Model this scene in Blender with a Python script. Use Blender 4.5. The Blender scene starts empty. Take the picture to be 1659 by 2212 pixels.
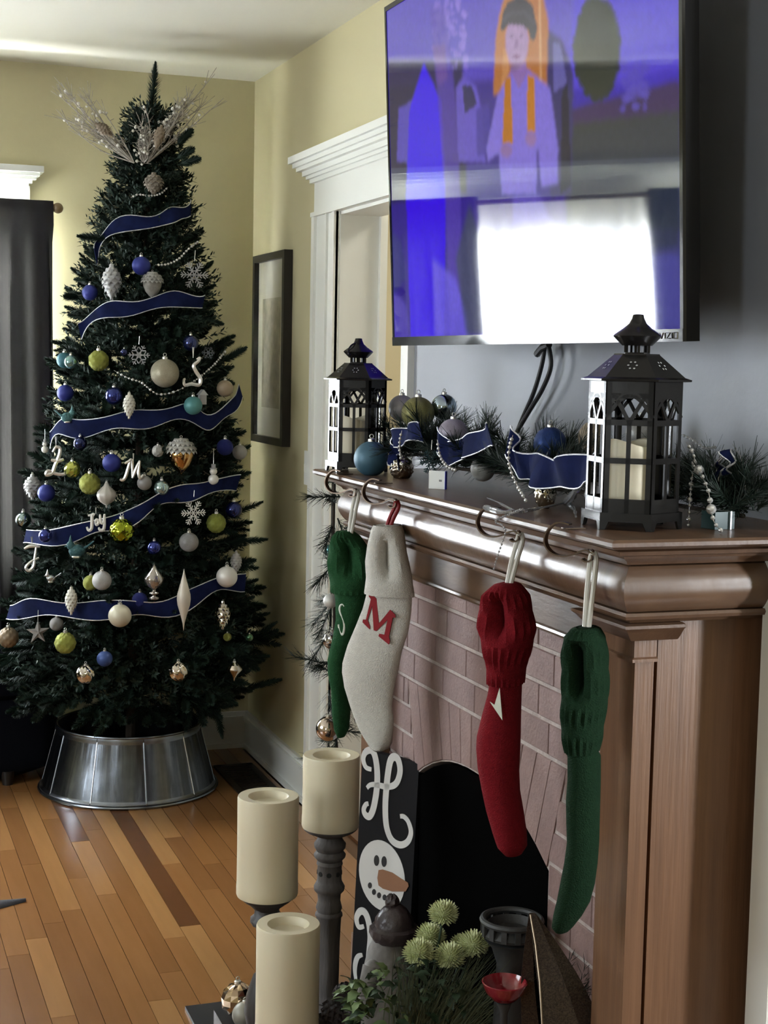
import bpy, math, random
import numpy as np
from mathutils import Vector, Matrix
random.seed(7)
RNG = np.random.default_rng(7)
sin, cos, pi, R = math.sin, math.cos, math.pi, math.radians
SC = bpy.context.scene
COL = SC.collection

# ------------------------------------------------------------------ camera
W, H, FPX = 1659, 2212, 3300.0
YAW, PITCH, ROLL, EYE = 19.75, -5.5, 1.15, 1.5
def _basis():
    y, p, r = R(YAW), R(PITCH), R(ROLL)
    fw = Vector((sin(y)*cos(p), cos(y)*cos(p), sin(p)))
    rt = Vector((cos(y), -sin(y), 0)); up = rt.cross(fw)
    return fw, cos(r)*rt + sin(r)*up, -sin(r)*rt + cos(r)*up
FW, RT, UP = _basis()
CAM = Vector((0, 0, EYE))
cd = bpy.data.cameras.new('camera'); cam = bpy.data.objects.new('camera', cd); COL.objects.link(cam)
cam.matrix_world = Matrix(((RT.x, UP.x, -FW.x, 0), (RT.y, UP.y, -FW.y, 0), (RT.z, UP.z, -FW.z, EYE), (0, 0, 0, 1)))
cd.sensor_fit = 'VERTICAL'; cd.sensor_height = 36.0; cd.lens = 36.0*FPX/H
cd.clip_start = 0.02; SC.camera = cam
def ray(px, py): return (FW*FPX + RT*(px-W/2) - UP*(py-H/2)).normalized()
def on(px, py, ax, v):                       # where a sight line meets the plane axis=v
    d = ray(px, py); return CAM + d*((v-CAM[ax])/d[ax])
def onplane(px, py, P0, n):
    d = ray(px, py); return CAM + d*((P0-CAM).dot(n)/d.dot(n))
def fwd(P): return (Vector(P)-CAM).dot(FW)
def project(P):
    q = Vector(P)-CAM; z = q.dot(FW); return W/2+FPX*q.dot(RT)/z, H/2-FPX*q.dot(UP)/z

# ------------------------------------------------------------------ world, exposure, daylight
SC.view_settings.view_transform = 'Standard'; SC.view_settings.look = 'None'
SC.view_settings.gamma = 1.0; SC.view_settings.use_curve_mapping = False
SC.view_settings.exposure = -0.30
SC.cycles.use_denoising = True
SC.cycles.max_bounces = 8; SC.cycles.diffuse_bounces = 4; SC.cycles.transparent_max_bounces = 12
SC.cycles.caustics_reflective = False; SC.cycles.caustics_refractive = False
SC.cycles.sample_clamp_indirect = 60.0
wd = bpy.data.worlds.new('daylight sky'); SC.world = wd; wd.use_nodes = True
wd.node_tree.nodes['Background'].inputs[0].default_value = (0.80, 0.90, 1.0, 1)
wd.node_tree.nodes['Background'].inputs[1].default_value = 2.0
def area(name, loc, target, sx, sy, watts, color):
    l = bpy.data.lights.new(name, 'AREA'); l.shape = 'RECTANGLE'; l.size = sx; l.size_y = sy
    l.energy = watts; l.color = color
    o = bpy.data.objects.new(name, l); COL.objects.link(o); o.location = loc
    o.rotation_euler = (Vector(target)-Vector(loc)).to_track_quat('-Z', 'Y').to_euler(); return o
# daylight through the window on the back wall, a window on each side of the near room, plus an added fill in the hall
area('daylight_back_window', (-0.2, 6.05, 1.42), (-0.2, 0, 1.42), 1.55, 1.25, 1750, (0.90, 0.95, 1.0))
area('daylight_left_window', (-2.68, 3.3, 1.6), (5, 3.3, 1.6), 1.7, 1.3, 85, (0.88, 0.94, 1.0))
area('daylight_near_left_window', (-2.68, -0.9, 1.55), (5, -0.9, 1.55), 0.45, 1.15, 55, (0.88, 0.94, 1.0))
area('daylight_right_window', (2.68, 0.60, 1.40), (-5, 0.60, 1.40), 0.36, 1.45, 165, (0.92, 0.95, 1.0))
area('hall_fill_light', (2.3, 4.4, 2.45), (2.3, 4.4, 0), 0.35, 0.35, 26, (1.0, 0.95, 0.84))  # fill added to brighten the hall; no ceiling lamp is known there

# ------------------------------------------------------------------ materials
MATS = {}
def mat(name, base, rough=0.5, metal=0.0, noise=None, bump=None, coat=0.0, spec=0.5, vor=None, alpha=None,
        rnd=None, stretch=(1, 1, 1), sheen=0.0, emit=None, trans=0.0, sss=0.0):
    if name in MATS: return MATS[name]
    m = bpy.data.materials.new(name); m.use_nodes = True; nt = m.node_tree; N = nt.nodes; L = nt.links
    b = N['Principled BSDF']; b.inputs['Base Color'].default_value = (*base, 1)
    b.inputs['Roughness'].default_value = rough; b.inputs['Metallic'].default_value = metal
    b.inputs['Coat Weight'].default_value = coat; b.inputs['Coat Roughness'].default_value = 0.15
    b.inputs['Specular IOR Level'].default_value = spec
    if sheen: b.inputs['Sheen Weight'].default_value = sheen
    if trans: b.inputs['Transmission Weight'].default_value = trans
    if sss:
        b.inputs['Subsurface Weight'].default_value = sss; b.inputs['Subsurface Radius'].default_value = (0.02, 0.012, 0.006)
    if alpha is not None: b.inputs['Alpha'].default_value = alpha
    if emit:
        b.inputs['Emission Color'].default_value = (*emit[0], 1); b.inputs['Emission Strength'].default_value = emit[1]
    tc = N.new('ShaderNodeTexCoord'); mp = N.new('ShaderNodeMapping'); mp.inputs['Scale'].default_value = stretch
    L.new(tc.outputs['Object'], mp.inputs['Vector'])
    src = None
    if noise:                                # (scale, second colour, contrast)
        nz = N.new('ShaderNodeTexNoise'); nz.inputs['Scale'].default_value = noise[0]; nz.inputs['Detail'].default_value = 6
        L.new(mp.outputs[0], nz.inputs['Vector'])
        cr = N.new('ShaderNodeValToRGB'); k = noise[2] if len(noise) > 2 else 0.25
        cr.color_ramp.elements[0].position = 0.5-k; cr.color_ramp.elements[1].position = 0.5+k
        cr.color_ramp.elements[0].color = (*noise[1], 1); cr.color_ramp.elements[1].color = (*base, 1)
        L.new(nz.outputs['Fac'], cr.inputs[0]); src = cr.outputs[0]
    if vor:                                  # glitter: random flake tone, normals and gloss
        vz = N.new('ShaderNodeTexVoronoi'); vz.inputs['Scale'].default_value = vor[0]; L.new(tc.outputs['Object'], vz.inputs['Vector'])
        hs = N.new('ShaderNodeSeparateColor'); L.new(vz.outputs['Color'], hs.inputs[0])
        mx = N.new('ShaderNodeMix'); mx.data_type = 'RGBA'; mx.inputs[6].default_value = (*vor[1], 1); mx.inputs[7].default_value = (*base, 1)
        L.new(hs.outputs[0], mx.inputs[0]); src = mx.outputs[2]
        bp = N.new('ShaderNodeBump'); bp.inputs['Strength'].default_value = vor[2]; bp.inputs['Distance'].default_value = 0.01
        L.new(hs.outputs[1], bp.inputs['Height']); L.new(bp.outputs[0], b.inputs['Normal'])
    if rnd:                                  # per piece tone
        oi = N.new('ShaderNodeObjectInfo'); cr = N.new('ShaderNodeValToRGB'); e = cr.color_ramp.elements
        cr.color_ramp.interpolation = 'CONSTANT' if len(rnd) > 3 else 'LINEAR'
        while len(e) < len(rnd): e.new(0.5)
        for i, c in enumerate(rnd):
            e[i].position = i/len(rnd) if len(rnd) > 3 else i/(len(rnd)-1); e[i].color = (*c, 1)
        L.new(oi.outputs['Random'], cr.inputs[0])
        if src is not None:
            mx = N.new('ShaderNodeMix'); mx.data_type = 'RGBA'; mx.blend_type = 'MULTIPLY'; mx.inputs[0].default_value = 1
            L.new(cr.outputs[0], mx.inputs[6]); L.new(src, mx.inputs[7]); src = mx.outputs[2]
        else: src = cr.outputs[0]
    if src is not None: L.new(src, b.inputs['Base Color'])
    if bump:                                 # (scale, strength[, 'wave' or 'noise', detail distance])
        if len(bump) > 2 and bump[2] == 'wave':
            bz = N.new('ShaderNodeTexWave'); bz.inputs['Scale'].default_value = bump[0]; bz.inputs['Distortion'].default_value = 1.0
            bz.bands_direction = bump[3] if len(bump) > 3 else 'X'
        else:
            bz = N.new('ShaderNodeTexNoise'); bz.inputs['Scale'].default_value = bump[0]; bz.inputs['Detail'].default_value = 5
        L.new(mp.outputs[0], bz.inputs['Vector'])
        bp = N.new('ShaderNodeBump'); bp.inputs['Strength'].default_value = bump[1]; bp.inputs['Distance'].default_value = 0.004
        L.new(bz.outputs['Fac'], bp.inputs['Height']); L.new(bp.outputs[0], b.inputs['Normal'])
    MATS[name] = m; return m
def fabric_thin(name, base, t_amt, transp, k_t):
    """thin cloth: diffuse front, light carried through, a little open weave"""
    m = bpy.data.materials.new(name); m.use_nodes = True; nt = m.node_tree; N = nt.nodes; L = nt.links
    out = N['Material Output']; N.remove(N['Principled BSDF'])
    d = N.new('ShaderNodeBsdfDiffuse'); d.inputs[0].default_value = (*base, 1)
    t = N.new('ShaderNodeBsdfTranslucent'); t.inputs[0].default_value = (*k_t, 1)
    tp = N.new('ShaderNodeBsdfTransparent')
    m1 = N.new('ShaderNodeMixShader'); m1.inputs[0].default_value = t_amt; L.new(d.outputs[0], m1.inputs[1]); L.new(t.outputs[0], m1.inputs[2])
    m2 = N.new('ShaderNodeMixShader'); m2.inputs[0].default_value = transp; L.new(m1.outputs[0], m2.inputs[1]); L.new(tp.outputs[0], m2.inputs[2])
    L.new(m2.outputs[0], out.inputs[0]); return m

# ------------------------------------------------------------------ mesh builder
def unit(v):
    v = Vector(v); return v.normalized() if v.length > 1e-9 else Vector((0, 0, 1))
def frame(d):
    d = unit(d); a = Vector((0, 0, 1)) if abs(d.z) < 0.9 else Vector((1, 0, 0))
    u = d.cross(a).normalized(); return u, d.cross(u).normalized()
class MB:
    def __init__(s): s.v = []; s.f = []
    def add(s, vs, fs):
        n = len(s.v); s.v += [tuple(p) for p in vs]; s.f += [tuple(i+n for i in f) for f in fs]; return s
    def box(s, c, d, rz=0.0, tilt=None):
        cx, cy, cz = c; x, y, z = d[0]/2, d[1]/2, d[2]/2; vs = []
        for dx, dy, dz in ((-x,-y,-z),(x,-y,-z),(x,y,-z),(-x,y,-z),(-x,-y,z),(x,-y,z),(x,y,z),(-x,y,z)):
            p = Vector((dx, dy, dz))
            if tilt is not None: p = tilt @ p
            vs.append((cx+p.x*cos(rz)-p.y*sin(rz), cy+p.x*sin(rz)+p.y*cos(rz), cz+p.z))
        return s.add(vs, [(0,3,2,1),(4,5,6,7),(0,1,5,4),(1,2,6,5),(2,3,7,6),(3,0,4,7)])
    def b2(s, a, b): return s.box([(a[i]+b[i])/2 for i in range(3)], [abs(b[i]-a[i]) for i in range(3)])
    def loft(s, rings, closed=True, caps=True):
        n = len(rings[0]); vs = [p for r in rings for p in r]; fs = []
        for i in range(len(rings)-1):
            for j in range(n if closed else n-1):
                k = (j+1) % n; fs.append((i*n+j, i*n+k, (i+1)*n+k, (i+1)*n+j))
        if caps and closed: fs += [tuple(range(n-1, -1, -1)), tuple(range((len(rings)-1)*n, len(rings)*n))]
        return s.add(vs, fs)
    def tube(s, pts, r, n=6, caps=True):
        pts = [Vector(p) for p in pts]; rr = r if isinstance(r, (list, tuple)) else [r]*len(pts); rings = []
        u = None
        for i, p in enumerate(pts):
            d = unit(pts[min(i+1, len(pts)-1)]-pts[max(i-1, 0)])
            if u is None: u, w = frame(d)
            else:
                u = u-d*u.dot(d); u = u.normalized() if u.length > 1e-6 else frame(d)[0]; w = d.cross(u)
            rings.append([p+(u*cos(2*pi*j/n)+w*sin(2*pi*j/n))*rr[i] for j in range(n)])
        return s.loft(rings, True, caps)
    def lathe(s, prof, n=24, c=(0, 0, 0), fn=None, axis=None):
        rings = []
        for i, (r, z) in enumerate(prof):
            ring = []
            for j in range(n):
                a = 2*pi*j/n; q = r*(fn(a, i/(len(prof)-1)) if fn else 1.0)
                p = Vector((q*cos(a), q*sin(a), z))
                if axis is not None: p = axis @ p
                ring.append((c[0]+p.x, c[1]+p.y, c[2]+p.z))
            rings.append(ring)
        return s.loft(rings)
    def sphere(s, c, r, n=16, m=10, fn=None, sc=(1, 1, 1)):
        prof = [(max(1e-4, sin(pi*i/m)), -cos(pi*i/m)) for i in range(m+1)]; rings = []
        for i, (q, z) in enumerate(prof):
            ring = []
            for j in range(n):
                a = 2*pi*j/n; k = r*(fn(a, i/m) if fn else 1)
                ring.append((c[0]+q*cos(a)*k*sc[0], c[1]+q*sin(a)*k*sc[1], c[2]+z*k*sc[2]))
            rings.append(ring)
        return s.loft(rings)
    def torus(s, c, R0, r, n=20, m=8, axis=(0, 0, 1), arc=2*pi, start=0):
        u, w = frame(axis); ax = unit(axis); k = n if arc >= 2*pi-1e-6 else n+1; rings = []
        for i in range(k):
            a = start+arc*i/n; d = u*cos(a)+w*sin(a); p = Vector(c)+d*R0
            rings.append([p+(d*cos(2*pi*j/m)+ax*sin(2*pi*j/m))*r for j in range(m)])
        if k == n: rings.append(rings[0])
        return s.loft(rings, True, k != n)
    def prism(s, poly, o, e1, e2, h):        # flat outline on (e1,e2), thickness h along their cross product
        o, e1, e2 = Vector(o), Vector(e1), Vector(e2); nn = e1.cross(e2).normalized()*h; n = len(poly)
        a = [o+e1*p[0]+e2*p[1] for p in poly]
        s.add([*a, *[p+nn for p in a]], [tuple(range(n-1, -1, -1)), tuple(range(n, 2*n))]+[(i, (i+1) % n, n+(i+1) % n, n+i) for i in range(n)])
        return s
    def ribbon(s, pts, wv, th=0.0012, nrm=None):   # a band following pts; wv = half width vector(s)
        pts = [Vector(p) for p in pts]; n = len(pts); rings = []
        for i, p in enumerate(pts):
            w = Vector(wv[i] if isinstance(wv, list) else wv); d = unit(pts[min(i+1, n-1)]-pts[max(i-1, 0)])
            q = d.cross(w); q = q.normalized()*th if q.length > 1e-9 else Vector((0, 0, th))
            rings.append([p-w-q, p+w-q, p+w+q, p-w+q])
        return s.loft(rings)
    def mesh(s, name, m, smooth=False, angle=None):
        me = bpy.data.meshes.new(name); me.from_pydata(s.v, [], s.f)
        for mm in (m if isinstance(m, (list, tuple)) else [m]): me.materials.append(mm)
        if smooth:
            me.polygons.foreach_set('use_smooth', [True]*len(me.polygons))
            if angle: me.set_sharp_from_angle(angle=R(angle))
        me.update(); return me
    def build(s, name, m, parent=None, smooth=False, angle=40, kind=None):
        if parent is not None:
            o = worldloc(parent)
            if o.length > 0: s.v = [(p[0]-o.x, p[1]-o.y, p[2]-o.z) for p in s.v]
        return link(name, s.mesh(name, m, smooth, angle), parent, kind)
    def local(s, name, m, parent, smooth=False, angle=40, kind=None):   # vertices already in the parent's frame
        return link(name, s.mesh(name, m, smooth, angle), parent, kind)
def link(name, me, parent=None, kind=None):
    o = bpy.data.objects.new(name, me); COL.objects.link(o)
    if parent is not None: o.parent = parent
    if kind: o['kind'] = kind
    return o
def worldloc(o):
    p = Vector((0, 0, 0))
    while o is not None: p = p+o.location; o = o.parent
    return p
def tag(o, label, cat, group=None):
    o['label'] = label; o['category'] = cat
    if group: o['group'] = group
    return o
def thing(name, label, cat, loc=(0, 0, 0), group=None, rz=0.0, scale=1.0):
    o = bpy.data.objects.new(name, None); COL.objects.link(o); o.location = loc; o.rotation_euler = (0, 0, rz)
    o.scale = (scale,)*3; o.empty_display_size = 0.05
    return tag(o, label, cat, group)
def struct(name, mb, m, smooth=False):
    o = mb.build(name, m, None, smooth); o['kind'] = 'structure'; return o
def dup(o, parent=None, loc=None):
    c = o.copy(); COL.objects.link(c)
    if parent is not None: c.parent = parent
    if loc is not None: c.location = loc
    for ch in list(o.children): dup(ch, c)
    return c
def smooth_path(pts, n=6, closed=False):
    P = [Vector(p) for p in pts]; out = []; k = len(P)
    for i in range(k if closed else k-1):
        g = (lambda j: P[j % k]) if closed else (lambda j: P[max(0, min(k-1, j))])
        p0, p1, p2, p3 = g(i-1), g(i), g(i+1), g(i+2)
        for j in range(n):
            t = j/n; out.append(0.5*((2*p1)+(p2-p0)*t+(2*p0-5*p1+4*p2-p3)*t*t+(3*p1-p0-3*p2+p3)*t**3))
    if not closed: out.append(P[-1])
    return out

# ------------------------------------------------------------------ the room
XR, YB, ZC, XL, YF = 1.5, 5.713, 2.552, -2.6, -3.2
tan = mat('tan wall paint', (0.53, 0.48, 0.29), 0.75, noise=(2.5, (0.50, 0.455, 0.275)), bump=(90, 0.08))
greyp = mat('blue grey wall paint', (0.27, 0.285, 0.315), 0.6, noise=(3, (0.255, 0.27, 0.30)), bump=(80, 0.08))
ceilp = mat('ceiling paint', (0.70, 0.68, 0.58), 0.85, bump=(60, 0.06))
white = mat('white trim paint', (0.74, 0.75, 0.70), 0.35)
hallp = mat('hall cream paint', (0.62, 0.565, 0.40), 0.7, bump=(80, 0.06))
def wall_with_hole(axis, v0, v1, a0, a1, z0, z1, h):       # h = (lo, hi, zlo, zhi)
    m = MB(); lo, hi, zl, zh = h
    def bx(p, q, r, t):
        if q-p > 1e-4 and t-r > 1e-4:
            m.b2((v0, p, r), (v1, q, t)) if axis == 0 else m.b2((p, v0, r), (q, v1, t))
    bx(a0, lo, z0, z1); bx(hi, a1, z0, z1); bx(lo, hi, z0, zl); bx(lo, hi, zh, z1); return m
WX0, WX1, WZ0, WZ1 = -0.98, 0.585, 0.78, 1.93               # back window opening
struct('wall_back', wall_with_hole(1, YB, YB+0.14, XL-0.1, 3.2, -0.02, ZC+0.02, (WX0, WX1, WZ0, WZ1)), tan)
OY0, OY1, OZ = 4.0, 4.63, 1.97                             # doorway in the right wall
struct('wall_right', wall_with_hole(0, XR, XR+0.123, 3.995, YB, -0.02, ZC, (OY0, OY1, -0.02, OZ)), tan)
struct('wall_chimney', MB().b2((XR, 1.965, -0.02), (XR+0.123, 3.995, ZC)), greyp)
struct('wall_left', wall_with_hole(0, XL-0.1, XL, YF, 1.5, -0.02, ZC, (-1.18, -0.62, 0.95, 2.15)).b2((XL-0.1, 1.5, -0.02), (XL, 2.4, ZC)).b2((XL-0.1, 4.2, -0.02), (XL, YB, ZC)).b2((XL-0.1, 2.4, -0.02), (XL, 4.2, 0.9)).b2((XL-0.1, 2.4, 2.3), (XL, 4.2, ZC)), tan)
struct('wall_front', MB().b2((XL-0.1, YF-0.1, -0.02), (3.2, YF, ZC)), tan)
struct('wall_side', wall_with_hole(0, 2.6, 2.7, YF, 1.965, -0.02, ZC, (0.40, 0.80, 0.66, 2.14)), tan)
struct('wall_return', MB().b2((XR+0.1, 1.965, -0.02), (2.7, 2.065, ZC)), tan)
struct('wall_hall', MB().b2((3.0, 3.2, -0.02), (3.1, YB, ZC)).b2((XR+0.123, 3.2, -0.02), (3.0, 3.3, ZC)), hallp)
struct('wall_hall_end', MB().b2((XR+0.123, YB-0.06, -0.02), (3.0, YB-0.01, ZC)), hallp)
struct('ceiling', MB().b2((XL-0.1, YF-0.1, ZC), (3.2, YB+0.14, ZC+0.1)), ceilp)

# floor: slab, and every strip board the photograph shows
struct('floor', MB().b2((XL-0.1, YF-0.1, -0.10), (3.2, YB+0.1, -0.012)), mat('floor under boards', (0.10, 0.05, 0.022), 0.5))
FLOOR = bpy.data.objects['floor']
oak = mat('strip oak flooring', (0.92, 0.92, 0.92), 0.26, noise=(4.0, (0.74, 0.70, 0.66), 0.5), stretch=(9, 0.8, 1), coat=0.2,
          rnd=[(0.30, 0.142, 0.050), (0.245, 0.112, 0.040), (0.36, 0.182, 0.068), (0.28, 0.130, 0.046), (0.145, 0.060, 0.023), (0.32, 0.152, 0.053), (0.26, 0.120, 0.042), (0.39, 0.205, 0.078)])
bw = 0.0572; bme = {}
def board(x, y0, y1):
    L_ = round(y1-y0, 2)
    if L_ not in bme:
        bme[L_] = MB().b2((-bw/2+0.0007, -L_/2+0.0007, -0.012), (bw/2-0.0007, L_/2-0.0007, 0)).mesh('board', oak)
    o = link('board', bme[L_], FLOOR); o.location = (x, y0+L_/2, 0)
rb = random.Random(11); x = -0.16
while x < XR-0.03:
    y = 2.35-rb.random()*0.6
    while y < YB-0.02:
        L_ = rb.choice([0.5, 0.6, 0.75, 0.9, 1.05, 1.2]); e = y+L_
        if YB-e < 0.3: e = YB-0.005
        board(x, y, e); y = e
    x += bw
m = MB(); xx = XL
for x0, x1, y0, y1 in ((XL, -0.19, YF, YB), (-0.19, 2.6, YF, 1.74), (1.53, 3.0, 3.2, YB)):
    k = x0
    while k < x1: m.b2((k+0.0007, y0, -0.012), (min(k+bw, x1)-0.0007, y1, 0)); k += bw
o = m.build('board_field', oak, FLOOR, kind='stuff')

# baseboards: stepped profile
def baseboard(name, pts, nrm):
    m = MB(); n = Vector(nrm)
    for z0, z1, t in ((0, 0.018, 0.022), (0.018, 0.105, 0.013), (0.105, 0.125, 0.022), (0.125, 0.142, 0.012)):
        a, b = Vector(pts[0]), Vector(pts[1]); q = b+n*t
        m.b2((min(a.x, q.x), min(a.y, q.y), z0), (max(a.x, q.x), max(a.y, q.y), z1))
    struct(name, m, white)
baseboard('baseboard_back', ((XL, YB, 0), (XR, YB, 0)), (0, -1, 0))
baseboard('baseboard_right', ((XR, 4.86, 0), (XR, YB, 0)), (-1, 0, 0))
baseboard('baseboard_left', ((XL, YF, 0), (XL, YB, 0)), (1, 0, 0))

# doorway trim: casing legs, jamb, head board and stepped cornice
m = MB()
m.b2((XR-0.02, 4.62, 0), (XR, 4.852, 1.985)); m.b2((XR-0.03, 4.825, 0), (XR-0.012, 4.855, 1.985)); m.b2((XR-0.027, 4.62, 0), (XR-0.012, 4.645, 1.985))
m.b2((XR-0.028, 4.70, 0), (XR-0.012, 4.712, 1.985))
m.b2((XR-0.02, 3.955, 0), (XR, 4.01, 1.985)); m.b2((XR+0.123, 4.60, 0), (XR+0.146, 4.80, 2.05))
struct('trim_2', m, white)
struct('door_1', MB().b2((XR-0.005, 4.618, 0), (XR+0.128, 4.64, 1.98)).b2((XR-0.005, OY0-0.02, 1.966), (XR+0.128, 4.63, 1.985)).b2((XR-0.005, OY0-0.02, 0), (XR+0.128, OY0+0.002, 1.98)), white)
m = MB(); m.b2((XR-0.022, 3.93, 1.98), (XR, 4.852, 2.088)); m.b2((XR-0.032, 3.92, 1.976), (XR, 4.862, 1.99))
for z0, z1, t in ((2.085, 2.098, 0.034), (2.098, 2.108, 0.044), (2.108, 2.124, 0.054), (2.124, 2.136, 0.07), (2.136, 2.150, 0.08), (2.150, 2.172, 0.092)):
    m.b2((XR-t, 3.92, z0), (XR, 4.835+t, z1))
struct('trim_3', m, white)

# ------------------------------------------------------------------ back window, rod, sheers, curtains
wf = MB()
for a in (WX0, WX0+0.485, WX0+1.0, WX1-0.045): wf.b2((a, YB+0.02, WZ0), (a+0.045, YB+0.09, WZ1))
for z in (WZ0, 1.40, WZ1-0.05): wf.b2((WX0, YB+0.025, z), (WX1, YB+0.085, z+0.05))
w1 = struct('window_1', wf, white)
gp = bpy.data.materials.new('window pane glass'); gp.use_nodes = True; nt = gp.node_tree; nt.nodes.remove(nt.nodes['Principled BSDF'])
a_ = nt.nodes.new('ShaderNodeBsdfTransparent'); g_ = nt.nodes.new('ShaderNodeBsdfGlossy'); g_.inputs['Roughness'].default_value = 0.02
x_ = nt.nodes.new('ShaderNodeMixShader'); x_.inputs[0].default_value = 0.07
nt.links.new(a_.outputs[0], x_.inputs[1]); nt.links.new(g_.outputs[0], x_.inputs[2]); nt.links.new(x_.outputs[0], nt.nodes['Material Output'].inputs[0])
for i, (a, b) in enumerate(((WX0+.045, WX0+.485), (WX0+.53, WX0+1.0), (WX0+1.045, WX1-.045))):
    for z0, z1 in ((WZ0+.05, 1.40), (1.45, WZ1-.05)): MB().b2((a, YB+0.05, z0), (b, YB+0.054, z1)).build('pane', gp, w1)
m = MB()
for a, b in ((WX0-0.11, WX0), (WX1, WX1+0.068)): m.b2((a, YB-0.02, WZ0-0.02), (b, YB, 2.05))
m.b2((WX0-0.14, YB-0.05, WZ0-0.05), (WX1+0.09, YB, WZ0-0.02)); m.b2((WX0-0.12, YB-0.015, WZ0-0.14), (WX1+0.07, YB, WZ0-0.05))
m.b2((WX0-0.125, YB-0.024, 2.045), (WX1+0.08, YB, 2.115)); m.b2((WX0-0.135, YB-0.036, 2.04), (WX1+0.09, YB, 2.055))
for z0, z1, t in ((2.112, 2.124, 0.03), (2.124, 2.136, 0.042), (2.136, 2.148, 0.055), (2.148, 2.16, 0.066), (2.16, 2.182, 0.078)):
    m.b2((WX0-0.10-t, YB-t, z0), (WX1+0.045+t, YB, z1))
struct('trim_4', m, white)
# the windows on each side of the near room
for i, (xa, xb, ya, yb, z0, z1) in enumerate(((XL-0.09, XL-0.02, -1.18, -0.62, 0.95, 2.15), (2.62, 2.69, 0.40, 0.80, 0.66, 2.14), (XL-0.09, XL-0.02, 2.4, 4.2, 0.9, 2.3))):
    f = MB().b2((xa, ya, z0), (xb, ya+.05, z1)).b2((xa, yb-.05, z0), (xb, yb, z1)).b2((xa, ya, z0), (xb, yb, z0+.05)).b2((xa, ya, z1-.05), (xb, yb, z1)).b2((xa, ya, (z0+z1)/2-.02), (xb, yb, (z0+z1)/2+.02))
    struct('window_%d' % (i+2), f, white)

brass = mat('aged wood rod', (0.20, 0.14, 0.07), 0.45)
rod = thing('curtain_rod', 'slim wooden curtain rod with round ball finial above the dark curtain', 'curtain rod', (-0.2, 5.60, 2.033))
MB().tube([(-1.15, 5.60, 2.033), (0.735, 5.60, 2.033)], 0.011, 10).build('rod', brass, rod, True)
MB().sphere((0.752, 5.60, 2.033), 0.019).tube([(0.72, 5.6, 2.033), (0.74, 5.6, 2.033)], 0.0145, 10).build('finial', brass, rod, True)
for bx_ in (0.66, -1.1): MB().tube([(bx_, YB-0.02, 2.045), (bx_, 5.60, 2.02)], 0.008, 8).box((bx_, YB-0.03, 2.04), (0.03, 0.016, 0.05)).build('bracket', white, rod)
dark_cloth = fabric_thin('dark linen curtain', (0.028, 0.026, 0.034), 0.5, 0.0, (0.040, 0.038, 0.036))
lin = fabric_thin('white curtain lining', (0.85, 0.85, 0.83), 0.2, 0.0, (0.7, 0.7, 0.68))  # unseen white backing added to bounce window light onto the wall
sheer_cloth = fabric_thin('white sheer', (0.80, 0.80, 0.80), 0.30, 0.03, (0.55, 0.56, 0.57))
def drape(name, label, x0, x1, yc, z0, z1, folds, amp, m, seed, flare=0.0, head=0.085, pinch=0.0, bounce_lining=None):
    r = random.Random(seed); n = folds*14; ph = [r.uniform(0, 6) for _ in range(4)]; rows = []
    zs = [z1, z1-0.02, z1-head*0.55, z1-head, z1-head-0.06]+[z1-head-0.06-(z1-head-0.06-z0)*i/9 for i in range(1, 10)]
    for z in zs:
        k = 0.12 if z > z1-head-0.001 else min(1.0, 0.5+(z1-head-z)*1.6); dn = (z1-z)/(z1-z0); row = []
        for i in range(n+1):
            u = i/n; a = u*folds*2*pi
            w = sin(a+0.8*sin(a*0.37+ph[0])+0.5*dn*sin(ph[1]+u*9))+0.35*sin(2*a+ph[2])*k
            row.append((x0+(x1-x0)*u+flare*dn*(u-pinch)+0.012*k*sin(a*0.5+ph[3]), yc+amp*k*w-(0.017 if bounce_lining and z > z1-head-0.001 else 0), z))
        rows.append(row)
    if not bounce_lining:
        return tag(MB().loft(rows, False, False).build(name, m, None, True), label, 'curtain')
    t = thing(name, label, 'curtain', ((x0+x1)/2, yc, z0))
    MB().loft(rows, False, False).build('face_cloth', m, t, True)
    MB().loft([[(p[0], p[1]+(0.036 if p[2] > z1-head-0.001 else 0.006), p[2]) for p in row] for row in rows], False, False).build('bounce_lining', bounce_lining, t, True)
    return t
drape('curtain', 'dark grey linen curtain at the left edge, right of the bright window', 0.20, 0.735, 5.60, 0.03, 2.056, 6, 0.024, dark_cloth, 3, 0.03, pinch=0.2, bounce_lining=lin)
drape('curtain', 'dark curtain on far side of the bright window, seen in television reflection', -1.14, -0.55, 5.60, 0.03, 2.056, 6, 0.024, dark_cloth, 5, 0.02, bounce_lining=lin)
drape('sheer_curtain', 'white sheer curtain glowing in the window, seen in the television reflection', -0.64, 0.27, 5.655, 0.05, 2.03, 9, 0.011, sheer_cloth, 9)

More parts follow.
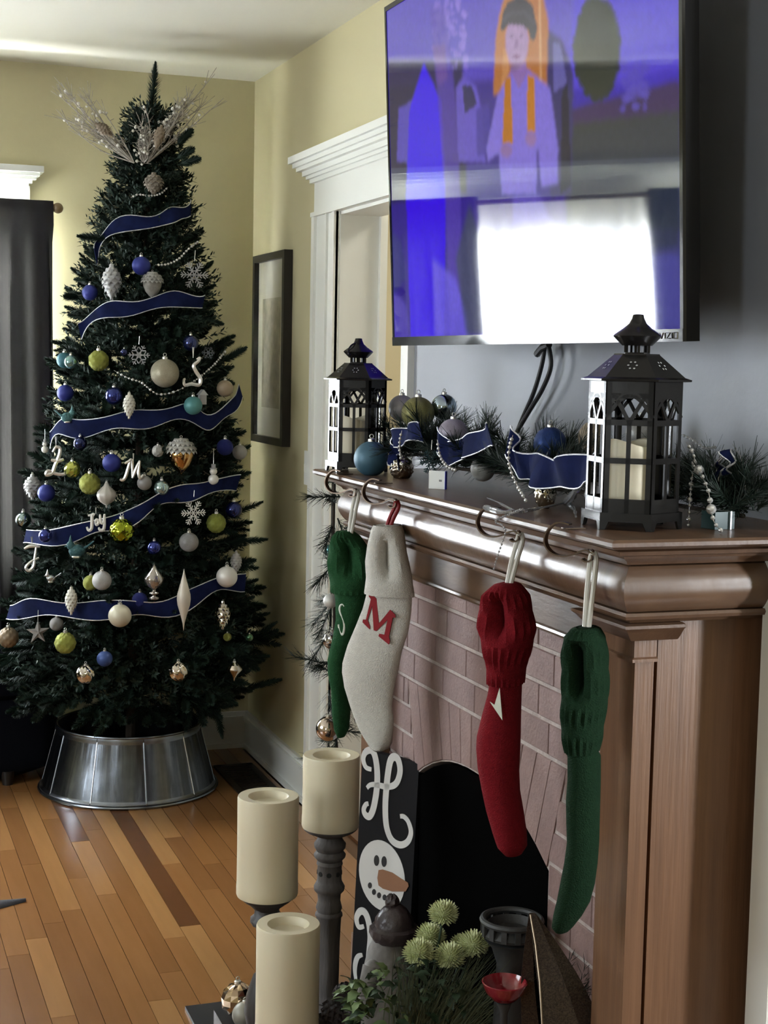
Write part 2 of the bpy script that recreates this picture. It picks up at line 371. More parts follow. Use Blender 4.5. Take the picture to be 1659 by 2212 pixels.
# ------------------------------------------------------------------ wall things
blackf = mat('black picture frame', (0.012, 0.010, 0.009), 0.4)
fr = thing('picture_frame', 'black framed pale print on the tan wall beside the doorway', 'picture', (XR, 5.37, 1.55))
y0, y1, z0, z1 = 5.165, 5.592, 1.206, 1.892; fw_ = 0.026
for n_, a, b in (('frame_side', (y0, z0), (y0+fw_, z1)), ('frame_side', (y1-fw_, z0), (y1, z1)), ('frame_rail', (y0+fw_, z0), (y1-fw_, z0+fw_)), ('frame_rail', (y0+fw_, z1-fw_), (y1-fw_, z1))):
    MB().b2((XR-0.032, a[0], a[1]), (XR-0.001, b[0], b[1])).build(n_, blackf, fr)
MB().b2((XR-0.014, y0+fw_, z0+fw_), (XR-0.004, y1-fw_, z1-fw_)).build('mat_board', mat('print mat board', (0.62, 0.60, 0.50), 0.7), fr)
MB().b2((XR-0.016, y0+0.10, z0+0.13), (XR-0.0135, y1-0.09, z1-0.16)).build('print', mat('faded print', (0.52, 0.48, 0.36), 0.8, noise=(26, (0.36, 0.33, 0.25), 0.2)), fr)
MB().b2((XR-0.019, y0+fw_, z0+fw_), (XR-0.0175, y1-fw_, z1-fw_)).build('glazing', gp, fr)
sw = thing('light_switch', 'white light switch plate on the wall beside the doorway casing', 'light switch', (XR, 4.93, 1.147))
MB().b2((XR-0.007, 4.895, 1.09), (XR-0.0005, 4.972, 1.205)).build('plate', white, sw)
for y in (4.915, 4.945): MB().b2((XR-0.014, y-0.006, 1.135), (XR-0.006, y+0.006, 1.16)).build('toggle', white, sw)

dk = mat('floor register bronze', (0.028, 0.020, 0.014), 0.45, 0.6)
fv = thing('floor_register', 'dark metal floor register set in the boards by the right baseboard', 'vent', (1.375, 5.14, 0))
m = MB()
for a, b in (((1.30, 4.86), (1.322, 5.44)), ((1.425, 4.86), (1.447, 5.44)), ((1.30, 4.86), (1.447, 4.885)), ((1.30, 5.415), (1.447, 5.44))): m.b2((a[0], a[1], 0.0005), (b[0], b[1], 0.007))
m.build('frame', dk, fv)
sl = None
for i in range(21):
    y = 4.898+i*0.0252
    if sl is None: sl = MB().box((0, 0, 0.003), (0.104, 0.012, 0.004)).local('slat', dk, fv); sl.location = (0, y-5.14, 0)
    else: c = sl.copy(); COL.objects.link(c); c.location = (0, y-5.14, 0)
MB().b2((1.322, 4.885, 0.0002), (1.425, 5.415, 0.001)).build('duct_shade', mat('duct shadow black', (0.006, 0.006, 0.006), 0.9), fv)  # black sheet painted in for the shade below the slats

# dark ottoman at the left edge, dark cloth on the floor
navy = mat('near black upholstery', (0.004, 0.0045, 0.007), 0.95, bump=(300, 0.2), spec=0.05)
ot = thing('upholstered_bench', 'near-black upholstered bench low beneath the dark curtain, left of the tree', 'bench', (0.2, 5.47, 0))
def pillow(c, d, k=5, n=28, m_=10):
    rings = []
    for i in range(m_+1):
        t = -1+2*i/m_; q = (1-abs(t)**k)**(1/k) if abs(t) < 1 else 0.0; q = 0.82+0.18*q if i not in (0, m_) else 0.80
        ring = []
        for j in range(n):
            a = 2*pi*j/n; ca, sa = cos(a), sin(a); e = 2/5
            ring.append((c[0]+d[0]/2*q*math.copysign(abs(ca)**e, ca), c[1]+d[1]/2*q*math.copysign(abs(sa)**e, sa), c[2]+d[2]/2*t))
        rings.append(ring)
    return MB().loft(rings)
pillow((0.19, 5.465, 0.17), (1.06, 0.17, 0.28)).build('base', navy, ot, True)
pillow((0.19, 5.465, 0.40), (1.10, 0.19, 0.19)).build('cushion', navy, ot, True)
for dx in (-0.36, 0.36):
    for dy in (-0.06, 0.06): MB().lathe([(0.018, 0.0), (0.026, 0.05)], 10, (0.19+dx, 5.465+dy, 0)).build('leg', blackf, ot, True)
m = MB(); cl = mat('charcoal fleece cloth', (0.035, 0.036, 0.045), 0.9, bump=(200, 0.3)); rings = []
for i in range(9):
    t = i/8; hw = 0.075*(1-t**2.2)+0.004; cx = -0.02+0.495*t
    rings.append([(cx, 4.11+0.085*t-hw*cos(pi*j/8)-0.0*t, 0.001+0.03*sin(pi*j/8)*(1-0.7*t)) for j in range(9)])
tag(m.loft(rings, False, False).build('cloth', cl, None, True), 'charcoal cloth corner lying on the floorboards at the left edge', 'cloth')

# ------------------------------------------------------------------ fireplace
oakd = mat('dark quarter sawn oak', (0.115, 0.062, 0.032), 0.42, noise=(9, (0.060, 0.030, 0.016), 0.3), stretch=(3, 0.5, 3), coat=0.2, bump=(40, 0.12))
oakv = mat('upright oak grain', (0.19, 0.098, 0.050), 0.4, noise=(30, (0.11, 0.055, 0.028), 0.3), stretch=(3, 3, 0.12), coat=0.35, bump=(60, 0.15))
oakb = mat('polished oak moulding', (0.125, 0.072, 0.040), 0.34, noise=(34, (0.07, 0.038, 0.022), 0.3), stretch=(0.5, 1, 0.2), coat=0.35, bump=(26, 0.35))
X0, YN, YP, ZM = 1.178, 2.098, 3.41, 1.248
fp = thing('fireplace', 'carved oak fireplace with brick surround under the television', 'fireplace', (1.35, 2.8, 0))
def sweep(name, prof, m):
    rows = [[(XR-0.001, YP+t, z), (X0-t, YP+t, z), (X0-t, YN-t, z), (XR-0.001, YN-t, z)] for t, z in prof]
    # split corners so each run keeps a crisp mitre
    mb = MB()
    for k in range(3): mb.loft([[r[k], r[k+1]] for r in rows], False, False)
    mb.add([rows[0][i] for i in range(4)], [(3, 2, 1, 0)]); mb.add([rows[-1][i] for i in range(4)], [(0, 1, 2, 3)])
    return mb.build(name, m, fp, True, 30)
sweep('mantel_shelf', [(0.0, ZM), (0.097, ZM), (0.102, 1.244), (0.102, 1.238), (0.093, 1.233), (0.067, 1.231)], oakd)
sweep('cove_moulding', [(0.067, 1.2308), (0.074, 1.227), (0.072, 1.221), (0.058, 1.218), (0.056, 1.214), (0.046, 1.208), (0.043, 1.203), (0.02, 1.2025)], oakd)
sweep('bullnose', [(0.02, 1.2025), (0.033, 1.200)]+[(0.036+0.017*(1-(i/5-1)**2), 1.199-0.0705*i/10) for i in range(11)]+[(0.03, 1.127)], oakb)
sweep('bed_moulding', [(0.03, 1.127), (0.040, 1.1265), (0.043, 1.122), (0.040, 1.1165), (0.028, 1.114), (0.024, 1.109), (0.006, 1.1085)], oakd)
MB().b2((X0+0.022, YN+0.11, 1.030), (XR-0.01, YP-0.11, 1.11)).build('frieze', oakd, fp)
MB().tube([(X0+0.02, YN+0.1, 1.033), (X0+0.02, YP-0.1, 1.033)], 0.006, 8).build('bead_moulding', oakb, fp, True)
def cap_sweep(name, prof, ya, yb, xb, m):
    rows = [[(xb, yb+t, z), (X0-t, yb+t, z), (X0-t, ya-t, z), (xb, ya-t, z)] for t, z in prof]; mb = MB()
    for k in range(3): mb.loft([[r[k], r[k+1]] for r in rows], False, False)
    mb.add(rows[0], [(3, 2, 1, 0)]); mb.add(rows[-1], [(0, 1, 2, 3)])
    return mb.build(name, m, fp, True, 30)
CAPP = [(0.03, 1.1085), (0.041, 1.107), (0.041, 1.102), (0.036, 1.099), (0.030, 1.092), (0.022, 1.083), (0.017, 1.079), (0.006, 1.0785)]
for ya, yb in ((YN, YN+0.105), (YP-0.105, YP)):
    cap_sweep('capital', CAPP, ya, yb, X0+0.065, oakd)
    cap_sweep('necking', [(0.004, 1.0785), (0.004, 1.05), (0.010, 1.048), (0.010, 1.043), (0.0, 1.042)], ya, yb, X0+0.036, oakv)
    MB().b2((X0, ya, 0.12), (X0+0.034, yb, 1.0785)).build('pilaster', oakv, fp)
    MB().b2((X0-0.012, ya-0.012, 0.0), (X0+0.05, yb+0.012, 0.12)).build('plinth', oakv, fp)
MB().b2((X0+0.043, YN+0.005, 0.0), (XR-0.002, YN+0.03, 1.1083)).build('side_panel', oakv, fp)
MB().b2((X0+0.037, YP-0.03, 0.0), (XR-0.002, YP-0.006, 1.1083)).build('side_panel', oakv, fp)
# brick surround with a soldier arch over the black firebox
XBK = 1.213; PIT = 0.0645; ZT = 1.032; BL = 0.172; BY0, BY1 = YN+0.10, YP-0.10
AY0, AY1, AZ0, AZC = 2.452, 3.135, 0.585, 0.678
def arc(y):
    u = (y-(AY0+AY1)/2)/((AY1-AY0)/2); return AZ0+(AZC-AZ0)*max(0.0, 1-abs(u)**2.3)
mort = mat('pale mortar', (0.42, 0.36, 0.33), 0.9, noise=(60, (0.30, 0.26, 0.24)), bump=(120, 0.5))
brk = mat('rose brown brick', (0.95, 0.95, 0.95), 0.62, noise=(26, (0.72, 0.70, 0.70), 0.3), bump=(140, 0.35),
          rnd=[(0.20, 0.125, 0.112), (0.26, 0.168, 0.148), (0.22, 0.143, 0.132)])
arcp = [(y, arc(y)) for y in np.linspace(AY0, AY1, 15)]
poly = [(BY0, 0), (BY0, ZT), (BY1, ZT), (BY1, 0), (AY1, 0)]+[(y, z) for y, z in reversed(arcp)]+[(AY0, 0)]
bs = MB().prism(poly, (XBK+0.0015, 0, 0), (0, 1, 0), (0, 0, 1), 0.10).build('brick_surround', mort, fp)
def brick(q):                                # q: four (y,z) corners, face slightly chamfered
    cy = sum(p[0] for p in q)/4; cz = sum(p[1] for p in q)/4; k = 0.0016
    ins = [(p[0]-math.copysign(k, p[0]-cy), p[1]-math.copysign(k, p[1]-cz)) for p in q]
    d = RNG.uniform(-0.0006, 0.0006)
    vs = [(XBK+0.014, *p) for p in q]+[(XBK+0.0008+d, *p) for p in q]+[(XBK-0.0012+d, *p) for p in ins]; fs = [(8, 9, 10, 11)]
    for i in range(4):
        j = (i+1) % 4; fs += [(i, j, 4+j, 4+i), (4+i, 4+j, 8+j, 8+i)]
    MB().add(vs, fs).build('brick', brk, bs)
zj = [1.0315, 0.9886, 0.9235, 0.8595, 0.795]+[0.795-PIT*i for i in range(1, 13)]
SK = lambda z: (0.795-z)*0.42                # slope of the skewbacks
jt = 0.0026
for c in range(len(zj)-1):
    za, zb = zj[c+1]+0.0036, zj[c]-0.0036
    if zb < 0.02: break
    spans = [(BY0+0.002, BY1-0.002)]
    if zj[c] < 0.80:
        zm = (za+zb)/2
        e0 = 2.385+SK(zm) if zm > 0.597 else AY0; e1 = 3.197-SK(zm)*0.8 if zm > 0.597 else AY1
        spans = [(BY0+0.002, e0-0.003), (e1+0.003, BY1-0.002)]
    for a, b in spans:
        off = (0.5*BL if c % 2 else 0.02)+RNG.uniform(-0.01, 0.01); y = BY0-off
        while y < b:
            l, r_ = max(y+jt/2, a), min(y+BL-jt/2, b)
            if r_-l > 0.016: brick([(l, za), (r_, za), (r_, zb), (l, zb)])
            y += BL
NS = 13
for i in range(NS):
    t0, t1 = i/NS, (i+1)/NS; g = 0.0013
    yt0, yt1 = 2.388+(3.194-2.388)*t0+g, 2.388+(3.194-2.388)*t1-g
    yb0, yb1 = AY0+0.004+(AY1-AY0-0.008)*t0+g, AY0+0.004+(AY1-AY0-0.008)*t1-g
    brick([(yb0, arc(yb0)+0.003), (yb1, arc(yb1)+0.003), (yt1, 0.791), (yt0, 0.791)])
fireblack = mat('dead black firebox', (0.002, 0.002, 0.002), 1.0, spec=0.0)  # one flat black for the firebox walls and the cover
m = MB(); m.b2((XR-0.02, AY0-0.02, 0), (XR-0.005, AY1+0.02, 0.75)); m.b2((XBK+0.107, AY0-0.03, 0), (XR-0.01, AY0-0.005, 0.75)); m.b2((XBK+0.107, AY1+0.005, 0), (XR-0.01, AY1+0.03, 0.75)); m.b2((XBK+0.107, AY0-0.02, 0.70), (XR-0.01, AY1+0.02, 0.75))
m.build('firebox', fireblack, fp)
m = MB().prism([(AY0+0.004, 0.03)]+[(y*0.985+0.0418, z-0.006) for y, z in arcp]+[(AY1-0.004, 0.03)], (XBK+0.004, 0, 0), (0, 1, 0), (0, 0, 1), 0.008)
m.build('fire_cover', fireblack, fp)
hearth = mat('black hearth slab', (0.012, 0.012, 0.014), 0.4, noise=(12, (0.02, 0.019, 0.02)))
he = thing('hearth', 'black slate hearth slab on the floor before the brick fireplace', 'hearth', (0.95, 2.9, 0))
for i in range(2):
    for j in range(4):
        MB().b2((0.742+i*0.235+0.001, 2.34+j*0.2575+0.001, 0.0008), (0.742+(i+1)*0.235-0.001, 2.34+(j+1)*0.2575-0.001, 0.0083)).build('slab_tile', hearth, he)
# white half wall and its cap right of the fireplace
struct('trim_5', MB().b2((1.386, 2.004, 0), (1.62, 2.064, 1.226)), white)
struct('trim_6', MB().b2((1.376, 1.996, 1.226), (1.63, 2.068, 1.244)), mat('tan cap', (0.50, 0.40, 0.22), 0.5))

# ------------------------------------------------------------------ television
TT = R(2.8); tx, ty0, ty1, tz = 1.312, 2.210, 3.606, 1.548; TH = 0.82
tup = Vector((-sin(TT), 0, cos(TT))); tn = Vector((-cos(TT), 0, -sin(TT))); TB = Vector((tx, ty0, tz))
tvb = mat('black gloss plastic', (0.006, 0.006, 0.007), 0.12, spec=0.35); tvm = mat('black matt plastic', (0.008, 0.008, 0.009), 0.6, spec=0.15)
tv = thing('television', 'large wall-mounted flat television tilted down, showing a violet picture', 'television', (1.40, 2.93, 1.95))
def tvbox(a, b, name, m):                    # a,b = (along y, along up, out of the screen)
    mb = MB(); c = [TB+Vector((0, (a[0], b[0])[i], 0))+tup*(a[1], b[1])[j]+tn*(a[2], b[2])[k] for k in (0, 1) for j in (0, 1) for i in (0, 1)]
    mb.add(c, [(0, 1, 3, 2), (4, 6, 7, 5), (0, 4, 5, 1), (2, 3, 7, 6), (0, 2, 6, 4), (1, 5, 7, 3)]); return mb.build(name, m, tv)
TW = ty1-ty0
tvbox((0, 0, -0.028), (TW, TH, -0.003), 'bezel_body', tvm)
for n_, a, b in (('bezel', (0, 0, -0.003), (TW, 0.021, 0.004)), ('bezel', (0, TH-0.012, -0.003), (TW, TH, 0.003)), ('bezel', (0, 0.021, -0.003), (0.010, TH-0.012, 0.003)), ('bezel', (TW-0.010, 0.021, -0.003), (TW, TH-0.012, 0.003))):
    tvbox(a, b, n_, tvb)
tvbox((0.06, 0.08, -0.065), (TW-0.06, TH-0.2, -0.028), 'rear_housing', tvm)
tvbox((0.45, 0.25, -0.10), (TW-0.45, 0.6, -0.065), 'mount_plate', tvm)
m = MB().b2((1.43, 2.75, 1.80), (1.499, 3.1, 2.15)); m.build('wall_bracket', tvm, tv)
# maker's plate on the bezel: the four letters as raised strokes
chrome = mat('chrome', (0.62, 0.63, 0.65), 0.12, 1.0)
LT = {'V': [[(0, 1), (.5, 0), (1, 1)]], 'I': [[(.5, 0), (.5, 1)]], 'Z': [[(0, 1), (1, 1), (0, 0), (1, 0)]], 'O': [[(0, 0), (1, 0), (1, 1), (0, 1), (0, 0)]]}
xx = 0.075
lm = MB()
for ch, w in (('V', .013), ('I', .004), ('Z', .012), ('I', .004), ('O', .013)):
    for st in LT[ch]:
        lm.tube([TB+Vector((0, xx-p[0]*w, 0))+tup*(0.0055+p[1]*0.0095)+tn*0.0045 for p in st], 0.0009, 4)
    xx -= w+0.0035
lm.build('logo', chrome, tv)
# the picture on the screen: colours held per vertex, layered in the screen's own plane
def s2(px, py):
    q = onplane(px, py, TB, tn)-TB; return (q.y, q.dot(tup))
NU, NV = 300, 190; u0, u1, v0, v1 = 0.010, TW-0.010, 0.021, TH-0.012
U_, V_ = np.meshgrid(np.linspace(u0, u1, NU), np.linspace(v0, v1, NV))
img = np.zeros((NV, NU, 3)); rg = np.random.default_rng(3)
def smooth(a, k):
    for _ in range(k):
        a = (a+np.roll(a, 1, 0)+np.roll(a, -1, 0)+np.roll(a, 1, 1)+np.roll(a, -1, 1))/5
    return a
def c8(*c): return np.array([((x/255+0.055)/1.055)**2.4 if x > 10 else x/255/12.92 for x in c])
def inside(poly):
    P = [s2(*p) for p in poly]; r = np.zeros(U_.shape, bool); n = len(P)
    for i in range(n):
        (xa, ya), (xb, yb) = P[i], P[(i+1) % n]
        c = ((ya > V_) != (yb > V_)) & (U_ < (xb-xa)*(V_-ya)/((yb-ya) if abs(yb-ya) > 1e-12 else 1e-12)+xa); r ^= c
    return r.astype(float)
def lay(poly, col, a=1.0, soft=1):
    k = smooth(inside(poly), soft)[..., None]*a; img[:] = img*(1-k)+c8(*col)*k
def ell(cx, cy, rx, ry, n=24, rot=0.0):
    return [(cx+rx*cos(t)*cos(rot)-ry*sin(t)*sin(rot), cy+rx*cos(t)*sin(rot)+ry*sin(t)*cos(rot)) for t in [2*pi*i/n for i in range(n)]]
img[:] = c8(58, 40, 150)
lay([(820, -300), (1500, -300), (1500, 140), (820, 190)], (92, 74, 205), 1, 6)
lay([(1250, -200), (1500, -200), (1500, 190), (1230, 200)], (88, 68, 225), 1, 5)
lay([(1240, 195), (1500, 140), (1500, 260), (1230, 270)], (54, 24, 190), 0.8, 6)
lay([(820, 130), (1000, 130), (1010, 420), (830, 440)], (44, 40, 70), 0.9, 5)
lay([(1230, 235), (1500, 165), (1500, 250), (1240, 290)], (62, 40, 80), 0.9, 3)
lay([(1220, 270), (1500, 235), (1500, 500), (1240, 480)], (52, 60, 66), 0.95, 4)
lay([(1220, 330), (1500, 320), (1500, 800), (1230, 800)], (44, 52, 72), 0.9, 8)
lay([(1230, 560), (1500, 540), (1500, 800), (1230, 800)], (80, 74, 190), 0.6, 9)
for _ in range(60):                          # blossom and leaf flecks
    px, py = rg.uniform(940, 1010), rg.uniform(0, 150); lay(ell(px, py, rg.uniform(3, 9), rg.uniform(4, 12), 7), (150, 125, 235), 0.5, 1)
    px, py = rg.uniform(1345, 1400), rg.uniform(130, 240); lay(ell(px, py, rg.uniform(4, 11), rg.uniform(4, 12), 7), (92, 78, 200), 0.5, 1)
lay([(862, 235), (895, 215), (925, 230), (925, 350), (858, 350)], (96, 80, 215), 0.8, 2)
lay([(985, 190), (1002, 165), (1030, 185), (1042, 240), (1050, 350), (990, 350)], (108, 90, 215), 0.9, 2)
lay([(1000, 185), (1020, 185), (1032, 225), (1005, 245)], (40, 40, 80), 0.9, 1)
lay([(1030, 235), (1058, 225), (1060, 330), (1032, 340)], (70, 56, 170), 0.9, 2)
lay([(1178, 60), (1215, 85), (1240, 160), (1235, 420), (1190, 430)], (52, 46, 110), 0.95, 2)
lay([(1196, 90), (1212, 95), (1226, 180), (1198, 200)], (110, 104, 190), 0.8, 1)
lay([(1215, 195), (1228, 180), (1236, 400), (1212, 420)], (26, 24, 50), 0.9, 1)
lay(ell(1291, 105, 50, 112, 30), (46, 54, 50), 1, 2)
for _ in range(80):
    t = rg.uniform(0, 6.3); lay(ell(1291+48*cos(t), 105+108*sin(t), rg.uniform(3, 7), rg.uniform(4, 9), 7), (44, 52, 52), 0.7, 1)
lay([(916, 135), (930, 165), (955, 220), (965, 420), (960, 735), (888, 735), (878, 420), (885, 240), (905, 170)], (60, 0, 255), 1, 2)
lay([(930, 20), (960, 10), (975, 120), (985, 210), (995, 420), (1000, 640), (975, 735), (962, 420), (945, 190)], (88, 62, 190), 0.75, 4)
lay([(935, 100), (962, 95), (968, 170), (948, 185)], (120, 84, 170), 0.7, 4)
lay([(935, 560), (985, 600), (1010, 680), (1015, 735), (940, 735)], (110, 92, 245), 0.8, 6)
lay([(1015, 440), (1040, 520), (1060, 735), (1010, 735), (985, 560)], (66, 74, 96), 0.8, 6)
lay([(845, 620), (880, 660), (885, 735), (850, 735)], (110, 92, 225), 0.5, 5)
lay([(842, 500), (868, 520), (880, 600), (850, 640)], (60, 66, 130), 0.6, 5)
lay([(1080, 30), (1098, -30), (1170, -30), (1186, 45), (1182, 205), (1066, 205), (1072, 80)], (190, 118, 62), 1, 2)
lay([(1088, 105), (1102, 100), (1098, 190), (1084, 195)], (214, 150, 96), 0.7, 1)
lay([(1164, -30), (1169, -30), (1172, 180), (1166, 180)], (226, 176, 130), 0.7, 1)
lay([(1108, 150), (1140, 150), (1190, 190), (1207, 320), (1206, 395), (1170, 405), (1162, 300), (1160, 420), (1085, 420), (1078, 330), (1055, 350), (1052, 320), (1076, 205)], (134, 116, 232), 1, 2)
lay([(1092, 170), (1104, 165), (1110, 310), (1086, 310)], (196, 122, 30), 1, 1)
lay([(1140, 160), (1156, 168), (1158, 285), (1140, 285)], (204, 128, 36), 1, 1)
lay([(1102, 150), (1138, 130), (1140, 160), (1122, 192)], (150, 112, 190), 1, 1)
lay(ell(1118, 88, 25, 60, 24), (172, 136, 190), 1, 2)
lay([(1082, 66), (1087, 30), (1098, 4), (1125, -12), (1151, 10), (1162, 62), (1156, 86), (1147, 86), (1144, 66), (1130, 55), (1100, 53), (1090, 64)], (58, 54, 70), 1, 1); lay([(1086, 40), (1102, 24), (1135, 22), (1158, 48), (1157, 56), (1134, 32), (1104, 33), (1087, 50)], (84, 78, 100), 0.6, 1)
for ex in (1107, 1127): lay(ell(ex, 78, 4, 2.2, 10), (84, 62, 110), 0.8, 1)
lay([(1115, 84), (1119, 84), (1120, 104), (1112, 105)], (140, 104, 160), 0.8, 1)
lay(ell(1116, 122, 9, 3.5, 12), (120, 60, 120), 0.9, 1); lay(ell(1114, 145, 11, 7, 12), (110, 80, 130), 0.6, 2)
lay(ell(1095, 325, 13, 15, 14), (150, 112, 176), 0.9, 2); lay(ell(1148, 300, 12, 16, 14), (160, 118, 176), 0.9, 2)
lay([(1110, 420), (1165, 420), (1235, 560), (1215, 735), (1100, 735)], (96, 78, 210), 0.8, 6)
img *= (1+0.06*smooth(rg.standard_normal((NV, NU)), 1))[..., None]
img = np.clip(img, 0, 1)
vs = [TB+Vector((0, float(a), 0))+tup*float(b)+tn*0.0012 for a, b in zip(U_.ravel(), V_.ravel())]
fs = [(i*NU+j, (i+1)*NU+j, (i+1)*NU+j+1, i*NU+j+1) for i in range(NV-1) for j in range(NU-1)]
sm = bpy.data.materials.new('lit screen'); sm.use_nodes = True; nt = sm.node_tree; b = nt.nodes['Principled BSDF']
b.inputs['Base Color'].default_value = (0.004, 0.004, 0.005, 1); b.inputs['Roughness'].default_value = 0.035
at_ = nt.nodes.new('ShaderNodeAttribute'); at_.attribute_name = 'picture'; nt.links.new(at_.outputs['Color'], b.inputs['Emission Color'])
b.inputs['Emission Strength'].default_value = 0.85
so = MB().add(vs, fs).build('screen', sm, tv)
ca = so.data.color_attributes.new('picture', 'FLOAT_COLOR', 'POINT')
ca.data.foreach_set('color', np.concatenate([img.reshape(-1, 3), np.ones((NU*NV, 1))], 1).astype(np.float32).ravel())
# cables below
cb = thing('power_cable', 'black cable loop tied and hanging below the television to the mantel', 'cable', (1.47, 2.7, 1.5))
C1 = [on(*p, 0, 1.475) for p in ((1178, 742), (1170, 790), (1152, 850), (1128, 905), (1112, 945))]
C2 = [on(*p, 0, 1.47) for p in ((1184, 742), (1190, 790), (1172, 840), (1145, 885), (1118, 930))]
rub = mat('black rubber', (0.010, 0.010, 0.011), 0.45)
for c in (C1, C2): MB().tube(smooth_path(c), 0.0052, 8).build('cable', rub, cb, True)
MB().tube([on(1160, 765, 0, 1.472), on(1172, 750, 0, 1.468), on(1186, 744, 0, 1.468)], 0.008, 8).build('cable_tie', rub, cb, True)

# ------------------------------------------------------------------ Christmas tree
TX, TY = 0.965, 5.27
def axis_at(z): return Vector((TX+0.028*(z-0.4), TY, z))
def rad(z):
    k = [(0.30, 0.36), (0.42, 0.46), (0.55, 0.475), (0.82, 0.41), (1.14, 0.365), (1.46, 0.315), (1.78, 0.235), (2.09, 0.135), (2.30, 0.06), (2.52, 0.012)]
    if z <= k[0][0]: return k[0][1]
    for (a, ra), (b, rb_) in zip(k, k[1:]):
        if z <= b: return ra+(rb_-ra)*(z-a)/(b-a)
    return 0.01
def on_tree(px, py, out=0.0):                # sight line meets the crown's surface (plus out)
    d = ray(px, py); t = 4.4
    while t < 6.2:
        P = CAM+d*t; A = axis_at(P.z)
        if math.hypot(P.x-A.x, P.y-A.y) <= rad(P.z)+out: return P
        t += 0.004
    best = min((CAM+d*(4.4+0.004*i) for i in range(400)), key=lambda P: math.hypot(P.x-axis_at(P.z).x, P.y-axis_at(P.z).y)-rad(P.z)); return best
fir = mat('fir needles', (0.017, 0.036, 0.024), 0.62, noise=(14, (0.009, 0.020, 0.014), 0.3), spec=0.3)
firt = mat('fir needle tips', (0.024, 0.052, 0.034), 0.6, noise=(14, (0.012, 0.027, 0.019), 0.3), spec=0.35)
pine = mat('pine garland needles', (0.010, 0.021, 0.014), 0.5, spec=0.4)
barkm = mat('brown stem', (0.03, 0.02, 0.012), 0.9)
def brush(mb, p0, p1, n, ln, ang, wd, r, taper=0.5):
    p0, p1 = Vector(p0), Vector(p1); d = unit(p1-p0); u, w = frame(d)
    for i in range(n):
        t = (i+r.random())/n; a = 2.399963*i+r.uniform(-0.3, 0.3); o = u*cos(a)+w*sin(a)
        l = ln*(1-taper*max(0, t-0.7)/0.3)*r.uniform(0.8, 1.1); th = ang*(1-0.45*max(0, t-0.75)/0.25)
        q = p0+(p1-p0)*t; tip = q+(d*cos(th)+o*sin(th))*l; s = d.cross(o)*wd
        mid = q+(tip-q)*0.45
        mb.add([q-s*0.4, mid-s, tip, mid+s, ], [(0, 1, 2, 3)])
def branch_mesh(seed):
    r = random.Random(seed); mb = MB(); L_ = 0.30
    mb.tube([(0, 0, 0), (L_*0.6, 0, 0.006), (L_*0.9, 0, 0.02)], [0.004, 0.003, 0.002], 5)
    tw = [((0.70, 0), (1.0, 0.0), 0.055)]
    for t, a, l in ((0.30, 0.9, 0.10), (0.34, -0.9, 0.10), (0.48, 0.8, 0.105), (0.53, -0.8, 0.10), (0.66, 0.7, 0.10), (0.70, -0.65, 0.095)):
        a += r.uniform(-0.2, 0.2); l *= r.uniform(0.8, 1.15)
        p = Vector((L_*t, 0, 0.004)); q = p+Vector((cos(a), sin(a), r.uniform(-0.15, 0.35)))*l
        mb.tube([p, q], [0.0025, 0.0015], 4, False); brush(mb, p, q, int(l*1700), 0.026, 0.86, 0.0023, r)
    brush(mb, (L_*0.1, 0, 0), (L_*0.7, 0, 0.008), 130, 0.024, 0.8, 0.0022, r, 0)
    brush(mb, (L_*0.66, 0, 0.008), (L_*1.0, r.uniform(-0.02, 0.02), 0.035), 260, 0.028, 0.82, 0.0023, r)
    return mb.mesh('branch', firt if seed % 2 else fir)
BM = [branch_mesh(s) for s in range(8)]
tree = thing('christmas_tree', 'tall artificial fir tree in the corner hung with blue, silver and lime ornaments', 'christmas tree', (TX, TY, 0.02))
MB().tube([axis_at(0.03), axis_at(1.2), axis_at(2.38)], [0.018, 0.014, 0.006], 8).build('trunk', barkm, tree, True)
rt = random.Random(21); nbr = 0
def put_branch(P, az, el, sc, roll=0.0):
    global nbr
    o = link('branch', BM[nbr % 8], tree); nbr += 1
    o.rotation_mode = 'XYZ'; o.rotation_euler = (roll, -el, az); o.scale = (sc, sc, sc); o.location = Vector(P)-Vector((TX, TY, 0.02))
NB = 292
for i in range(NB):
    f = (i+0.5)/NB; z = 0.31+2.03*(f**1.42)
    az = i*2.399963+rt.uniform(-0.25, 0.25); dirv = Vector((cos(az), sin(az), 0))
    el = R(-16+46*(z-0.38)/2.0+rt.uniform(-9, 9)); Rr = rad(z)*rt.uniform(0.90, 1.10)
    if dirv.y > 0.25: Rr = min(Rr, (YB-0.02-TY)/max(dirv.y, 0.3)-0.03)
    if dirv.x > 0.3: Rr = min(Rr, (XR-0.02-TX)/dirv.x)
    sc = 1.0 if z < 1.35 else max(0.42, 1.0-0.56*(z-1.35)/0.9)
    l = 0.30*sc; A = axis_at(z); base = A+dirv*(Rr-l*cos(el)); base.z = z-l*sin(el)*0.6
    put_branch(base, az, el, sc, rt.uniform(-0.5, 0.5))
# leader and the crown's upright tips
m = MB(); r = random.Random(5)
brush(m, axis_at(2.26), Vector((1.035, 5.27, 2.505)), 520, 0.038, 0.85, 0.002, r, 0.75); m.tube([axis_at(2.2), Vector((1.035, 5.27, 2.49))], 0.002, 5)
m.build('leader', fir, tree)
